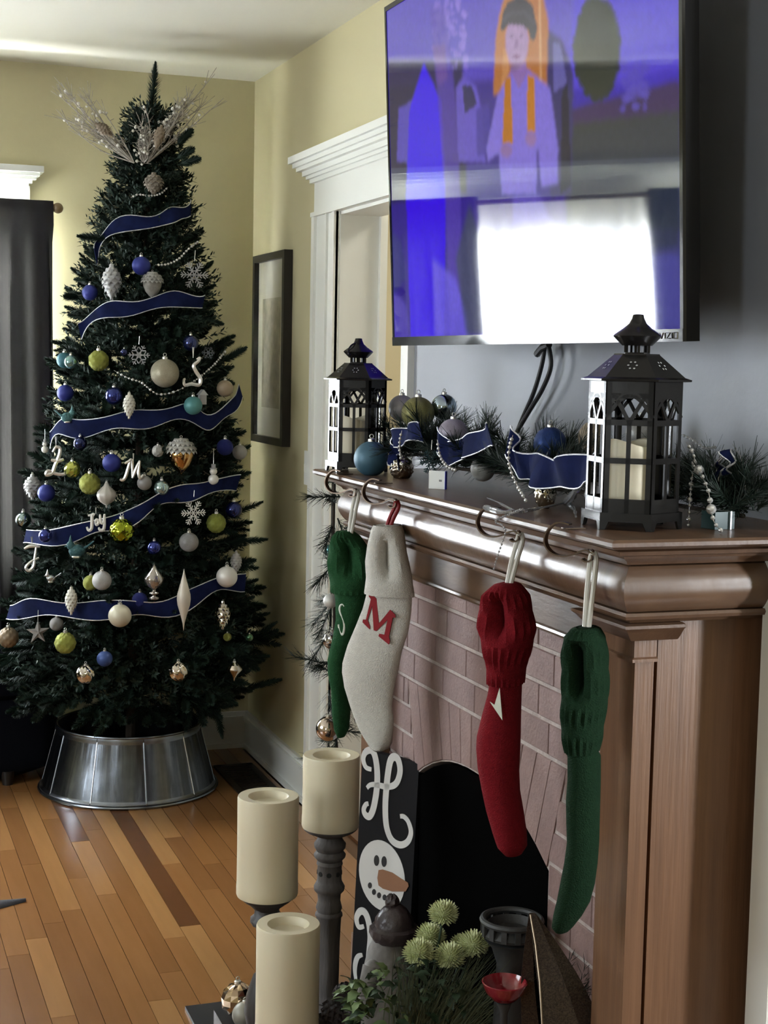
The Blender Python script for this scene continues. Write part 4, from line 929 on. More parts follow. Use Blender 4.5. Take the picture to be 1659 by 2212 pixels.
# ------------------------------------------------------------------ berry sprays and cones at the crown
twig = mat('frosted twig', (0.46, 0.44, 0.40), 0.8, noise=(60, (0.22, 0.18, 0.14)))
berry = mat('white berry', (0.72, 0.70, 0.64), 0.4)
conem = mat('brown pinecone', (0.16, 0.105, 0.062), 0.8, noise=(30, (0.30, 0.26, 0.20), 0.2))
def spray(label, base, tip, side, seed, cone):
    r = random.Random(seed); B, T = on(*base, 1, 5.14), on(*tip, 1, 5.16); t = thing('berry_spray', label, 'berry spray', B, 'frosted sprays at the tree top'); n = 20
    tw, be = MB(), MB(); D = T-B
    for i in range(n):
        f = (i+1)/n; e = B+D*(0.55+0.5*r.random())+Vector((side*r.uniform(-0.02, 0.075)*(1.1-0.3*f), r.uniform(-0.04, 0.04), r.uniform(-0.08, 0.03)))
        mid = B+(e-B)*0.5+Vector((r.uniform(-.02, .02), r.uniform(-.02, .02), r.uniform(-.02, .02))); pts = smooth_path([B, mid, e], 4); tw.tube(pts, [0.0022]*4+[0.0016]*(len(pts)-4), 5)
        for k in range(9):
            q = pts[r.randrange(3, len(pts))]; d = Vector((r.uniform(-1, 1), r.uniform(-.6, .6), r.uniform(-.3, 1)))*0.026; tw.tube([q, q+d], 0.0009, 4)
            if k < 2: be.sphere(q+d, r.uniform(0.004, 0.0062), 8, 6)
        for k in range(4):
            d = (e-mid)*0.35+Vector((r.uniform(-1, 1), 0, r.uniform(-.3, .8)))*0.03; tw.tube([e, e+d], 0.0008, 4)
    tw.build('twigs', twig, t, kind='stuff'); be.build('berries', berry, t, True, kind='stuff')
    for (px, py, w, hp, tl) in cone:
        P = on(px, py, 1, 5.05); s = w*fwd(P)/FPX; o = link('pinecone', scaled_cone(8, 9, egg(hp/w), conem, 'pinecone'), t); o.location = P-B; o.scale = (s, s, s); o.rotation_euler = (0.2, R(tl), 0)
spray('frosted berry spray leaning left at the tree top', (290, 352), (178, 205), -1, 1, [(225, 280, 12, 22, -60)])
spray('frosted berry spray leaning right at the tree top', (318, 352), (398, 196), 1, 2, [(343, 296, 12, 26, 12)])
spray('short frosted berry sprig upright in the middle of tree top', (312, 350), (306, 268), 0.3, 3, [])
P = on_tree(332, 397, 0.04); s = 22*fwd(P)/FPX; t = thing('pinecone_ornament', 'frosted brown pinecone below the tree top sprays', 'ornament', P, OG, 0, s)
link('cone_body', scaled_cone(8, 10, egg(1.05, 1, 0.6), mat('frosted cone', (0.30, 0.27, 0.23), 0.8, noise=(5, (0.12, 0.09, 0.06), 0.2)), 'cone_body'), t)

# ------------------------------------------------------------------ on the mantel
def M(px, py, x): return on(px, py, 0, x)
iron = mat('dark bronze lantern metal', (0.010, 0.0095, 0.009), 0.2, 0.0, spec=0.28, bump=(40, 0.03))
wax = mat('ivory wax', (0.62, 0.57, 0.42), 0.55, sss=0.12)
waxc = mat('cream wax', (0.60, 0.55, 0.40), 0.5, sss=0.1, bump=(70, 0.05))
def lantern(label, loc, sc, rz, handle_side):
    t = thing('lantern', label, 'lantern', loc, 'hexagonal lanterns on the mantel', rz, sc)
    RB_, RW, HB, B0 = 0.081, 0.0735, 0.208, 0.024; half = RW*cos(pi/6)*math.tan(pi/6)
    m = MB()
    for k in range(6):                       # base skirt: a plate over two feet on every side
        a, b = k*pi/3, (k+1)*pi/3; A, B = Vector((cos(a), sin(a), 0))*RB_, Vector((cos(b), sin(b), 0))*RB_
        def pt(u, z, s=1.0): q = (A+(B-A)*u)*s; return (q.x, q.y, z)
        o = [pt(0, 0), pt(.10, 0), pt(.17, .013), pt(.83, .013), pt(.90, 0), pt(1, 0), pt(1, B0), pt(0, B0)]; i_ = [pt(0, 0, .95), pt(.10, 0, .95), pt(.17, .013, .95), pt(.83, .013, .95), pt(.90, 0, .95), pt(1, 0, .95), pt(1, B0, .95), pt(0, B0, .95)]
        m.add(o+i_, [tuple(range(8)), tuple(range(15, 7, -1))]+[(j, 8+j, 8+(j+1) % 8, (j+1) % 8) for j in range(8)])
    m.lathe([(0.002, B0), (RB_, B0), (RB_, B0+0.003), (0.002, B0+0.003)], 6); m.local('base', iron, t)
    def panel():
        p = MB(); hw, th = half*0.985, 0.0016; y = RW*cos(pi/6); z0 = B0+0.003
        def bar(a, b, w):                    # bar in the panel plane from a to b (u,v in metres)
            a, b = Vector((a[0], y, z0+a[1])), Vector((b[0], y, z0+b[1])); d = unit(b-a); s = d.cross(Vector((0, 1, 0)))*w
            q = Vector((0, th, 0)); c = [a-s, a+s, b+s, b-s]
            p.add([v-q for v in c]+[v+q for v in c], [(0, 1, 2, 3), (7, 6, 5, 4)]+[(i, 4+i, 4+(i+1) % 4, (i+1) % 4) for i in range(4)])
        bar((-hw+.004, 0), (-hw+.004, HB), .004); bar((hw-.004, 0), (hw-.004, HB), .004)
        bar((-hw, .011), (hw, .011), .011); bar((-hw, .082), (hw, .082), .0045); bar((-hw, .142), (hw, .142), .0045)
        bar((-hw, HB-.014), (hw, HB-.014), .014); bar((0, 0), (0, .146), .0035)
        bar((0, .142), (-hw*.62, HB-.026), .003); bar((0, .142), (hw*.62, HB-.026), .003)
        for g in (-1, 1):
            pts = [(g*hw*(1-.98*(i/7)**1.0), .150+.034*sin(pi/2*i/7)) for i in range(8)]
            for a, b in zip(pts, pts[1:]): bar(a, b, .0028)
            tri = [Vector((g*hw, y, z0+.148)), Vector((g*hw, y, z0+HB-.02)), Vector((g*hw*.35, y, z0+HB-.02)), Vector((g*hw*.72, y, z0+.172))]; q = Vector((0, th, 0))
            p.add([v-q for v in tri]+[v+q for v in tri], [(0, 1, 2, 3), (7, 6, 5, 4), (0, 4, 5, 1), (2, 6, 7, 3)])
        return p.mesh('side_panel', iron)
    pm = um(('lantern_panel',), panel)
    for k in range(6): link('side_panel', pm, t).rotation_euler = (0, 0, k*pi/3)
    zt = B0+HB+0.003
    m = MB(); m.lathe([(0.01, zt-0.003), (0.076, zt-0.002), (0.088, zt-0.001), (0.0885, zt+0.002), (0.078, zt+0.005), (0.037, zt+0.040), (0.036, zt+0.042), (0.004, zt+0.042)], 6)
    m.local('roof', iron, t)
    pier = mat('painted lattice glow', (0.30, 0.31, 0.31), 0.5)
    m = MB()
    for k in range(6):                       # pale hexagons painted as light through a pierced rosette, each roof plane
        a = k*pi/3+pi/6; o = Vector((cos(a), sin(a), 0)); c0, c1 = 0.0685*cos(pi/6)+.0004, 0.0365*cos(pi/6)+.0004
        P = lambda f, s: o*(0.078*cos(pi/6)+(c1-0.078*cos(pi/6))*f+0.0009)+Vector((-sin(a), cos(a), 0))*s+Vector((0, 0, zt+0.005+0.035*f+.0005))
        for i in range(6):
            b = i*pi/3; e = P(.52+.16*sin(b), .0066*cos(b)); m.add([e+Vector((-sin(a), cos(a), 0))*.0019*cos(j*pi/3)+(P(1, 0)-P(0, 0)).normalized()*.0019*sin(j*pi/3) for j in range(6)], [tuple(range(6))])
    m.local('roof_piercing_glow', pier, t)
    m = MB()
    for k in range(8): m.box((.0175*cos(k*pi/4), .0175*sin(k*pi/4), zt+.049), (.006, .004, .014), k*pi/4)
    m.lathe([(0.012, zt+.041), (0.021, zt+.042), (0.021, zt+.044), (0.012, zt+.0445)], 16); m.local('neck', iron, t)
    MB().lathe([(0.004, zt+.054), (0.024, zt+.055), (0.036, zt+.067), (0.0385, zt+.070), (0.036, zt+.073), (0.023, zt+.082), (0.014, zt+.090), (0.010, zt+.098), (0.0085, zt+.104), (0.003, zt+.105)], 24).local('dome', iron, t, True)
    dome_z = zt+.093; s = handle_side
    MB().tube(smooth_path([(s*.010, 0, dome_z), (s*.024, .004, dome_z-.006), (s*.036, .004, dome_z-.018), (s*.040, 0, dome_z-.030), (s*.032, -.003, dome_z-.028), (s*.022, -.003, dome_z-.018)], 5), 0.0019, 6).local('carry_ring', iron, t, True)
    return t
lr = lantern('dark hexagonal metal lantern on the near right end of mantel', (1.203, 2.172, ZM+0.0005), 1.0, R(24), 1)
ll = lantern('dark hexagonal metal lantern on the far left end of mantel', (1.156, 3.42, ZM+0.0005), 0.92, R(34), -1)
def candle_in(label, L, r_, h):
    z = L.location.z+0.028*L.scale[0]; t = thing('pillar_candle', label, 'candle', (L.location.x-0.004, L.location.y+0.004, z), 'candles in the lanterns')
    wob = lambda a, k: 1.0
    rings = [[(q*cos(2*pi*j/28), q*sin(2*pi*j/28), zz+(0.006*sin(4*pi*j/28+1) if zz > h*0.9 else 0)) for j in range(28)] for q, zz in ((.004, 0), (r_*.97, 0), (r_, .004), (r_, h*.6), (r_, h*.96), (r_*.96, h), (r_*.80, h*.985), (r_*.7, h*.9), (.003, h*.88))]
    MB().loft(rings).local('body', wax, t, True); MB().tube([(0, 0, h*.88), (.001, 0, h*.97)], .0012, 5).local('wick', rub, t)
candle_in('ivory pillar candle inside the near right lantern', lr, 0.0385, 0.108)
candle_in('ivory pillar candle inside the far left lantern', ll, 0.0375, 0.100)
# pine garland
def sprig_mesh(seed):
    r = random.Random(seed); mb = MB(); L_ = 0.085; mb.tube([(0, 0, 0), (L_, 0, .01)], [.0022, .0012], 4)
    for i in range(95):
        t = r.random(); a = r.uniform(0, 2*pi); th = r.uniform(.35, 1.05)*(1-.45*t); q = Vector((L_*t, 0, .01*t)); d = Vector((cos(th), sin(th)*cos(a), sin(th)*sin(a))); l = r.uniform(.028, .046)
        s = d.cross(Vector((r.uniform(-1, 1), r.uniform(-1, 1), 1))).normalized()*.00075; e = q+d*l+Vector((0, 0, -.002)); mb.add([q-s, q+s, e+s*.4, e-s*.4], [(0, 1, 2, 3)])
    return mb.mesh('sprig', pine)
SM = [sprig_mesh(s) for s in range(5)]
def garland(label, path, n, spread, seed, lift):
    r = random.Random(seed); P = smooth_path(path, 8); t = thing('pine_garland', label, 'garland', P[len(P)//2]); b = P[len(P)//2]
    MB().tube(P, 0.004, 6).build('wire', barkm, t)
    for i in range(n):
        q = P[int((i+.5)/n*(len(P)-1))]; o = link('sprig', SM[i % 5], t)
        a = r.uniform(0, 2*pi); el = r.uniform(*lift); o.rotation_mode = 'XYZ'; o.rotation_euler = (r.uniform(0, 6), -el, a)
        k = r.uniform(.75, 1.15); o.scale = (k, k, k)
        o.location = q-b+Vector((r.uniform(-spread, spread), r.uniform(-.03, .03), r.uniform(0, spread*.5)))
garland('dark pine garland lying along the top of the mantel', [(1.275, 3.42, 1.285), (1.275, 3.20, 1.30), (1.24, 3.0, 1.285), (1.29, 2.8, 1.285), (1.27, 2.6, 1.275), (1.32, 2.4, 1.275), (1.36, 2.2, 1.270), (1.38, 2.12, 1.268)], 235, 0.045, 4, (0.0, 1.1))
sg = [on(px, py, 1, 3.60) for px, py in ((722, 1045), (720, 1150), (722, 1250), (722, 1350), (722, 1450), (722, 1540), (728, 1625))]
garland('pine garland hanging down the left side of the fireplace', sg, 34, 0.014, 6, (-1.2, 0.5))
MG, GG = 'ornaments along the mantel garland', 'ornaments on the hanging garland'
def mo(kind, fin, col, px, py, r_, x, label, **k): return ornament(kind, fin, col, px, py, r_, label, P=M(px, py, x), group=MG, **k)
mo('ball', 'matte', (0.05, 0.12, 0.17), 802, 991, 38, 1.15, 'frosted steel-blue ball on the mantel right of the far lantern')
mo('ball', 'matte', (0.30, 0.29, 0.29), 868, 882, 29, 1.262, 'grey frosted ball at the back of mantel, leftmost of three')
mo('ball', 'glit', (0.28, 0.27, 0.10), 903, 893, 36, 1.25, 'olive gold ball in the middle of the three back balls')
mo('ball', 'chrome', (0.40, 0.50, 0.60), 959, 879, 28, 1.31, 'mirrored pale blue ball, rightmost of the three back balls')
mo('ball', 'glit', (0.42, 0.38, 0.46), 979, 937, 33, 1.23, 'lilac silver glitter ball above the middle ribbon bow')
mo('oval', 'chrome', (0.46, 0.40, 0.33), 868, 1012, 27, 1.19, 'silver scaled acorn lying on the mantel behind the white box').rotation_euler = (R(70), R(15), R(-25))
mo('ball', 'glit', (0.40, 0.40, 0.38), 1043, 1013, 27, 1.23, 'silver glitter ball low in the garland, right of the white box')
mo('ball', 'glit', (0.02, 0.06, 0.24), 1188, 958, 36, 1.29, 'blue glitter ball behind the large navy ribbon')
mo('ball', 'glit', (0.36, 0.29, 0.20), 1284, 945, 36, 1.36, 'gold glitter ball half hidden behind the near lantern')
mo('ball', 'glit', (0.42, 0.42, 0.40), 1385, 938, 34, 1.40, 'silver glitter ball seen through the near lantern')
mo('oval', 'chrome', (0.46, 0.42, 0.34), 1178, 1066, 25, 1.20, 'faceted silver gold ball under the large navy ribbon')
mo('ball', 'matte', (0.40, 0.40, 0.42), 1292, 1068, 30, 1.29, 'white ball low behind the left side of near lantern')
mo('flake', 'glit', (0.06, 0.13, 0.14), 931, 998, 28, 1.165, 'dark teal snowflake ornament above the small white box')
def go(kind, fin, col, px, py, r_, label): return ornament(kind, fin, col, px, py, r_, label, P=on(px, py, 1, 3.575), group=GG)
go('ball', 'gloss', (0.08, 0.26, 0.28), 714, 1188, 13, 'shiny teal ball high on the hanging garland')
go('ball', 'matte', (0.6, 0.6, 0.56), 714, 1298, 16, 'white ball on the hanging garland beside the green stocking')
go('swirl', 'chrome', (0.55, 0.54, 0.54), 716, 1382, 19, 'silver swirl ball on the hanging garland behind the green stocking')
go('ball', 'chrome', (0.58, 0.50, 0.44), 709, 1574, 27, 'large mirrored ball at the foot of the hanging garland')
# navy ribbon pieces with silver edges
def mribbon(label, pts, hw, x, seed, tilt=(0, 0, 1)):
    P = smooth_path([M(p[0], p[1], x-(p[2] if len(p) > 2 else 0)) for p in pts], 6); tv_ = Vector(tilt); W_ = []
    for i, p in enumerate(P): W_.append((tv_+Vector((-0.35*sin(i*.5+seed), 0, 0)))*hw*(1+.12*sin(i*.7+seed)))
    P = [p+Vector((0.006*sin(i*.9+seed), 0, .004*sin(i*.6))) for i, p in enumerate(P)]
    t = thing('velvet_ribbon', label, 'ribbon', P[len(P)//2], 'navy ribbons on the mantel')
    MB().ribbon(P, W_, .0007).build('band', velvet, t, True)
    for s in (-1, 1): MB().tube([p+w*s for p, w in zip(P, W_)], .0016, 6).build('wire_edge', silverw, t, True)
mribbon('navy ribbon end on the mantel just right of far lantern ball', [(905, 935), (878, 938), (852, 950), (846, 975), (862, 1003)], .019, 1.17, 1)
mribbon('navy ribbon bow in the middle of the mantel garland', [(946, 948), (962, 972), (988, 976), (1018, 956), (1064, 942)], .022, 1.185, 2)
mribbon('large navy ribbon fold on the mantel left of near lantern', [(1103, 950), (1113, 985), (1138, 1012), (1180, 1018), (1228, 1024), (1284, 1004)], .026, 1.17, 3)
mribbon('navy ribbon loop in the garland right of the near lantern', [(1548, 1042), (1552, 1005), (1566, 978), (1577, 992), (1566, 1030)], .009, 1.36, 4, (0.5, -0.4, 0.2))
mgr = 'bead strands on the mantel'
crys = mat('clear acrylic', (0.82, 0.84, 0.86), 0.08, 0.0, trans=0.75, spec=0.6)
beads('silver beads edging the ribbon beside the far lantern ball', [M(*p, 1.15) for p in ((868, 930), (863, 960), (866, 992))], .0036, .0078, group=mgr)
beads('silver beads edging the ribbon bow in the middle', [M(*p, 1.165) for p in ((945, 950), (950, 982), (964, 1006), (985, 1016))], .0038, .008, group=mgr)
beads('silver beads edging the large navy ribbon down to mantel edge', [M(*p, 1.145) for p in ((1108, 940), (1100, 970), (1100, 1002), (1114, 1042), (1138, 1084))], .0038, .0078, group=mgr)
beads('clear bead spray arching right from behind the near lantern', [M(*p, 1.36) for p in ((1470, 938), (1495, 950), (1522, 968), (1546, 966))], .0028, .0075, group=mgr, m_=crys)
beads('clear bead strand hanging straight beside the near lantern', [M(*p, 1.30) for p in ((1482, 955), (1500, 990), (1494, 1040), (1490, 1085), (1487, 1138))], [.003, .003, .0045], .008, group=mgr, m_=pearl)
beads('pearl strand of mixed sizes ending at the teal box', [M(*p, 1.30) for p in ((1490, 985), (1512, 1020), (1530, 1060), (1536, 1100), (1543, 1128), (1560, 1149))], [.004, .005, .0085, .004, .0035], .0125, group=mgr)
beads('fine clear bead drop at the right end of the mantel', [M(*p, 1.38) for p in ((1583, 960), (1600, 990), (1608, 1030), (1610, 1068))], .0019, .007, group=mgr, m_=crys)
beads('fine clear bead strand drooping over the mantel edge', [M(*p, 1.065) for p in ((1130, 1098), (1098, 1112), (1078, 1120), (1070, 1128), (1085, 1135), (1092, 1150), (1082, 1180), (1072, 1210), (1066, 1232))], .0022, .0062, group=mgr, m_=crys)
t = thing('crystal_branch', 'clear acrylic icicle branch lying on the mantel left of near lantern', 'icicle branch', on(1170, 1095, 2, ZM))
for pts, r_ in ((((1048, 1096), (1085, 1106), (1130, 1104), (1175, 1096), (1222, 1086)), .0055), (((1222, 1086), (1240, 1066), (1249, 1040), (1244, 1018)), .0075), (((1225, 1086), (1240, 1100), (1244, 1116)), .006), (((1110, 1104), (1075, 1085), (1050, 1075)), .003)):
    P = smooth_path([on(a, b, 0, 1.19) if b < 1080 else on(a, b, 2, ZM+.009) for a, b in pts], 5); n = len(P); rr = random.Random(3)
    MB().tube(P, [r_*(1-.75*i/(n-1) if pts[0][0] != 1222 else 1)*(1+.3*rr.uniform(-1, 1)) for i in range(n)], 7).build('icicle', crys, t)
t = thing('small_box', 'small white box standing on the mantel in front of the garland', 'box', on(935, 1057, 2, ZM)); c = worldloc(t)
MB().box((c.x+.012, c.y+.004, c.z+.019), (.010, .036, .037), R(45)).build('carton', mat('white card', (0.78, 0.80, 0.78), 0.5), t)
MB().box((c.x+.012+.0129, c.y+.004-.0129, c.z+.019), (.0102, .0008, .0372), R(45)).build('blue_side', mat('box side blue', (0.02, 0.03, 0.60), 0.4), t)  # saturated blue on the narrow side face
MB().box((c.x+.012+.00198, c.y+.004-.00933, c.z+.018), (.001, .006, .004), R(45)).build('printed_mark', mat('grey print', (0.25, 0.25, 0.25), 0.6), t)
t = thing('gift_box', 'small dark teal gift box at the right end of the mantel', 'gift box', (1.335, 2.125, ZM)); tl = mat('dark teal paper', (0.022, 0.060, 0.062), 0.4)
MB().box((1.335, 2.125, ZM+.0145), (.04, .034, .028), R(8)).build('box_body', tl, t)
MB().box((1.345, 2.1235, ZM+.0150), (.003, .0355, .0295), R(8)).build('band', silverw, t)

# ------------------------------------------------------------------ stocking holders and stockings
bronze = mat('bronze holder strip', (0.12, 0.088, 0.065), 0.3, 0.9)
PHI = R(50); E_ = Vector((cos(PHI), -sin(PHI), 0)); NPL = Vector((sin(PHI), cos(PHI), 0)); XE = X0-0.1025
E2 = on(813, 1040, 0, XE)
HP = [(822, 1039), (812, 1036), (802, 1037), (793, 1044), (787, 1054), (785, 1066), (789, 1078), (799, 1087), (813, 1090), (828, 1087), (840, 1081), (849, 1080), (856, 1086), (855, 1095), (847, 1098), (841, 1094)]
HL = []
for p in HP: q = onplane(*p, E2, NPL)-E2; HL.append((q.dot(E_), q.z+ZM*0+E2.z-ZM))
HOOKS = []
for (px, py), w in (((730, 1022), 'far left'), ((813, 1040), 'second'), ((1068, 1098), 'third'), ((1219, 1140), 'nearest')):
    E0 = on(px, py, 0, XE); E0.z = ZM+0.0015; k = 1.0
    P = smooth_path([E0+E_*u*k+Vector((0, 0, v*k)) for u, v in HL], 5)
    t = thing('stocking_holder', {'far left': 'curled bronze holder clipped on mantel edge above the far green stocking', 'second': 'curled bronze holder clipped on mantel edge above the white stocking', 'third': 'curled bronze holder clipped on mantel edge above the red stocking', 'nearest': 'curled bronze holder clipped on mantel edge above the near green stocking'}[w], 'stocking holder', E0, 'stocking holders on the mantel')
    MB().ribbon(P, NPL*0.0065, .0012).build('strip', bronze, t, True, 50)
    MB().box((E0.x+.016, E0.y, ZM+.002), (.036, .014, .002)).build('clip_plate', bronze, t)
    MB().sphere(P[-18], .0052, 12, 8).build('ball_end', mat('bright steel ball', (0.7, 0.7, 0.7), 0.12, 1.0), t, True)
    HOOKS.append((E0, P[-14]))
def knit(name, c, d): return mat(name, c, 0.9, noise=(120, d, 0.3), bump=(420, 0.8), spec=0.1)
GREEN, GREEN2 = knit('green knit', (0.021, 0.082, 0.032), (0.014, 0.058, 0.022)), knit('dark green knit', (0.008, 0.027, 0.012), (0.0055, 0.019, 0.0085))
IVORY, REDK = knit('ivory knit', (0.60, 0.59, 0.54), (0.50, 0.49, 0.45)), knit('red knit', (0.20, 0.010, 0.016), (0.14, 0.007, 0.012))
loopw, loopr = mat('white cord', (0.62, 0.62, 0.57), 0.8), mat('red cord', (0.22, 0.008, 0.012), 0.6)
def stocking(label, hook, rows, cuff_y, m, cm, dep, ribs, slot, loopm, loop_px, letter=None, kink=None):
    E0, EP = hook; t = thing('stocking', label, 'christmas stocking', EP, 'knitted stockings on the mantel'); PL = EP-NPL*0.004-Vector((0.012, 0, 0))
    def at(px, py): return onplane(px, py, PL, NPL)
    def rings(rs, sw, rib, sl, n=40):
        out = []
        for y, xl, xr in rs:
            A, B = at(xl, y), at(xr, y); B.z = A.z = (A.z+B.z)/2; c = (A+B)/2; a = (B-A).length/2*sw; b = min(dep*(1.35 if sl else 1), a*1.3+.006)*sw; ring = []
            for j in range(n):
                th = 2*pi*j/n; k = 1+rib*sin(th*20+y*.05)
                if sl and sl[0] < y < sl[1]:
                    f = min(1, (y-sl[0])/30, (sl[1]-y)/40); dth = (th+pi/2-sl[2]+pi) % (2*pi)-pi; k -= .93*f*math.exp(-(dth/.42)**2)
                if kink: k *= 1+.035*sin(th*3+y*.03)
                ring.append(c+E_*a*cos(th)*k+NPL*b*sin(th)*k)
            out.append(ring)
        return out
    def dense(rs):
        o = []
        for (y0, a0, b0), (y1, a1, b1) in zip(rs, rs[1:]):
            k = max(1, int((y1-y0)/9))
            for i in range(k): f = i/k; f = f*f*(3-2*f)*.4+f*.6; o.append((y0+(y1-y0)*f, a0+(a1-a0)*f, b0+(b1-b0)*f))
        return o+[rs[-1]]
    D = dense(rows); body = [r for r in D if r[0] >= cuff_y-10]; cuff = [r for r in D if r[0] <= cuff_y]
    MB().loft(rings(body, .96, 0, None)).build('leg_and_foot', m, t, True)
    R_ = rings(cuff, 1.03, ribs, slot); mb = MB(); mb.loft(R_, True, False)
    c0 = [sum((p for p in R_[0]), Vector())/len(R_[0])]; inn = [[c0[0]+(p-c0[0])*.72-Vector((0, 0, dz)) for p in R_[0]] for dz in (0.0, .03)]; mb.loft([R_[0]]+inn, True, True)
    ce = sum((p for p in R_[-1]), Vector())/len(R_[-1]); mb.loft([R_[-1], [ce+(p-ce)*.86 for p in R_[-1]]], True, False)
    mb.build('cuff', cm, t, True)
    top = at(*loop_px); hk = EP+Vector((0, 0, .002))
    for s in (-1, 1): MB().tube(smooth_path([hk+NPL*.004*s+Vector((0, 0, .004)), hk+E_*.005*s-Vector((0, 0, .01)), (hk+top)/2+E_*.0048*s, top+E_*.003*s], 5), .0042, 7).build('hanging_loop', loopm, t, True)
    if letter: letter(t, at)
    return t
def flatmark(t, polys, name, m_, at, lift):
    for poly in polys:
        P = [at(*p) for p in poly]; P = [p+(CAM-p).normalized()*lift for p in P]; n = len(P); q = NPL*.0015
        MB().add(P+[p+q for p in P], [tuple(range(n-1, -1, -1)), tuple(range(n, 2*n))]+[(i, (i+1) % n, n+(i+1) % n, n+i) for i in range(n)]).build(name, m_, t)
def Mletter(t, at):                           # slab-serif M, points read at 300 px = 1659
    k = lambda L_: [(640+x*300/1659, 1280+y*400/2212) for x, y in L_]
    flatmark(t, [k([(865, 10), (880, 5), (955, 70), (960, 100), (985, 370), (1100, 230), (1120, 205), (1180, 265), (1182, 300), (1150, 300), (1105, 530), (1118, 580), (1105, 622), (980, 520), (990, 492), (1050, 505), (1090, 325), (955, 462), (925, 450), (905, 160), (850, 330), (880, 410), (875, 440), (790, 355), (795, 322), (830, 325), (890, 80), (865, 45)])], 'letter_m', mat('red felt', (0.22, 0.008, 0.014), 0.9), at, .0300)
def Sletter(t, at):
    P = smooth_path([at(640+x*300/1659, 1280+y*400/2212) for x, y in ((575, 165), (555, 140), (525, 165), (522, 215), (545, 280), (565, 340), (575, 410), (565, 480), (545, 500), (525, 450), (508, 380))], 5)
    MB().tube([p+(CAM-p).normalized()*.034 for p in P], .0028, 6).build('letter_s', mat('white felt', (0.62, 0.66, 0.58), 0.9), t, True)
def Rmark(t, at): flatmark(t, [[(1058, 1516), (1068, 1523), (1079, 1486), (1085, 1556)]], 'letter_patch', mat('white felt', (0.62, 0.66, 0.58), 0.9), at, .052)
stocking('far green knitted stocking with white letter S, at the left', HOOKS[0], [(1147, 733, 756), (1158, 727, 768), (1180, 720, 786), (1215, 715, 796), (1260, 720, 795), (1300, 727, 788), (1340, 728, 782), (1380, 722, 766), (1425, 712, 752), (1450, 713, 750), (1490, 720, 748), (1540, 722, 752), (1575, 726, 750), (1592, 732, 742)], 1290, GREEN, GREEN, .032, .05, (1160, 1250, .5), loopw, (755, 1160), Sletter)
stocking('ivory knitted stocking with a red letter M', HOOKS[1], [(1134, 815, 862), (1145, 809, 868), (1180, 800, 873), (1215, 794, 879), (1250, 794, 885), (1285, 790, 889), (1320, 782, 888), (1360, 768, 884), (1400, 752, 872), (1440, 739, 862), (1460, 737, 856), (1490, 741, 849), (1520, 752, 846), (1550, 764, 851), (1580, 778, 850), (1603, 793, 846), (1616, 804, 837), (1621, 812, 828)], 1285, IVORY, IVORY, .026, .015, (1150, 1262, .35), loopr, (832, 1160), Mletter, kink=1)
k4 = lambda L_: [(1050+.4522*y, 960+.4522*a, 960+.4522*b) for y, a, b in L_]
stocking('red knitted stocking with a white letter patch', HOOKS[2], k4([(462, 275, 335), (470, 250, 352), (520, 206, 382), (600, 185, 405), (680, 180, 415), (750, 198, 405), (830, 220, 378), (940, 225, 362), (1000, 215, 360), (1100, 186, 360), (1200, 160, 360), (1260, 157, 358), (1350, 165, 352), (1450, 185, 355), (1550, 207, 372), (1650, 238, 385), (1720, 265, 385), (1755, 295, 365), (1762, 310, 345)]), 1050+.4522*955, REDK, REDK, .038, .06, (1275, 1385, .05), loopw, (1097, 1272), Rmark)
t = stocking('near green knitted stocking, the one closest to the oak pilaster', HOOKS[3], k4([(672, 640, 715), (682, 620, 732), (720, 590, 752), (800, 580, 762), (900, 580, 768), (1000, 580, 766), (1100, 576, 750), (1200, 580, 738), (1265, 590, 725), (1290, 596, 740), (1400, 596, 740), (1500, 588, 738), (1600, 590, 735), (1700, 594, 732), (1800, 580, 725), (1900, 560, 712), (1980, 545, 690), (2050, 528, 650), (2100, 520, 612), (2122, 535, 592), (2128, 545, 580)]), 1050+.4522*1285, GREEN2, GREEN2, .036, .05, (1375, 1515, .1), loopw, (1266, 1370))
P = onplane(1256, 1420, worldloc(t), NPL)-NPL*.02; MB().box(P, (.0015, .02, .06), PHI).build('care_label', loopw, t)

# ------------------------------------------------------------------ in front of the hearth: candles and holders
def pillar(label, px0, px1, ytop, ybot, y, rz=0):
    c = on((px0+px1)/2, ybot, 1, y); top = on((px0+px1)/2, ytop, 1, y); r_ = (px1-px0)/2*fwd(c)/FPX; h = top.z-c.z-r_*.10
    t = thing('pillar_candle', label, 'candle', c, 'cream pillar candles before the hearth')
    MB().lathe([(.004, 0), (r_*.985, 0), (r_*1.01, .004), (r_*1.01, .02), (r_, .03), (r_*.995, h*.5), (r_, h-.004), (r_*.975, h), (r_*.66, h-.001), (r_*.60, h-.006), (r_*.56, h-.016), (.003, h-.019)], 48).local('body', waxc, t, True, 50)
    return c, r_
def stick(label, c, r_, prof, n, m_, fn=None, base=0.0088, nm='candlestick'):
    t = thing(nm, label, 'candlestick', (c.x, c.y, base)); H_ = c.z-base-.0005
    for name, pr in prof: MB().lathe([(q, z*H_) for q, z in pr], n, fn=fn if name == 'stem' else None).local(name, m_, t, True, 50)
    return t, H_
grey = mat('weathered grey wood', (0.115, 0.105, 0.10), 0.75, noise=(18, (0.05, 0.044, 0.042), 0.3), stretch=(3, 3, .5), bump=(40, .5))
blackw = mat('black carved wood', (0.012, 0.011, 0.011), 0.5, noise=(20, (0.03, 0.027, 0.025)), bump=(30, .4))
c1, r1 = pillar('tallest cream pillar candle, on the black carved holder at the left', 511, 643, 1712, 1932, 2.90)
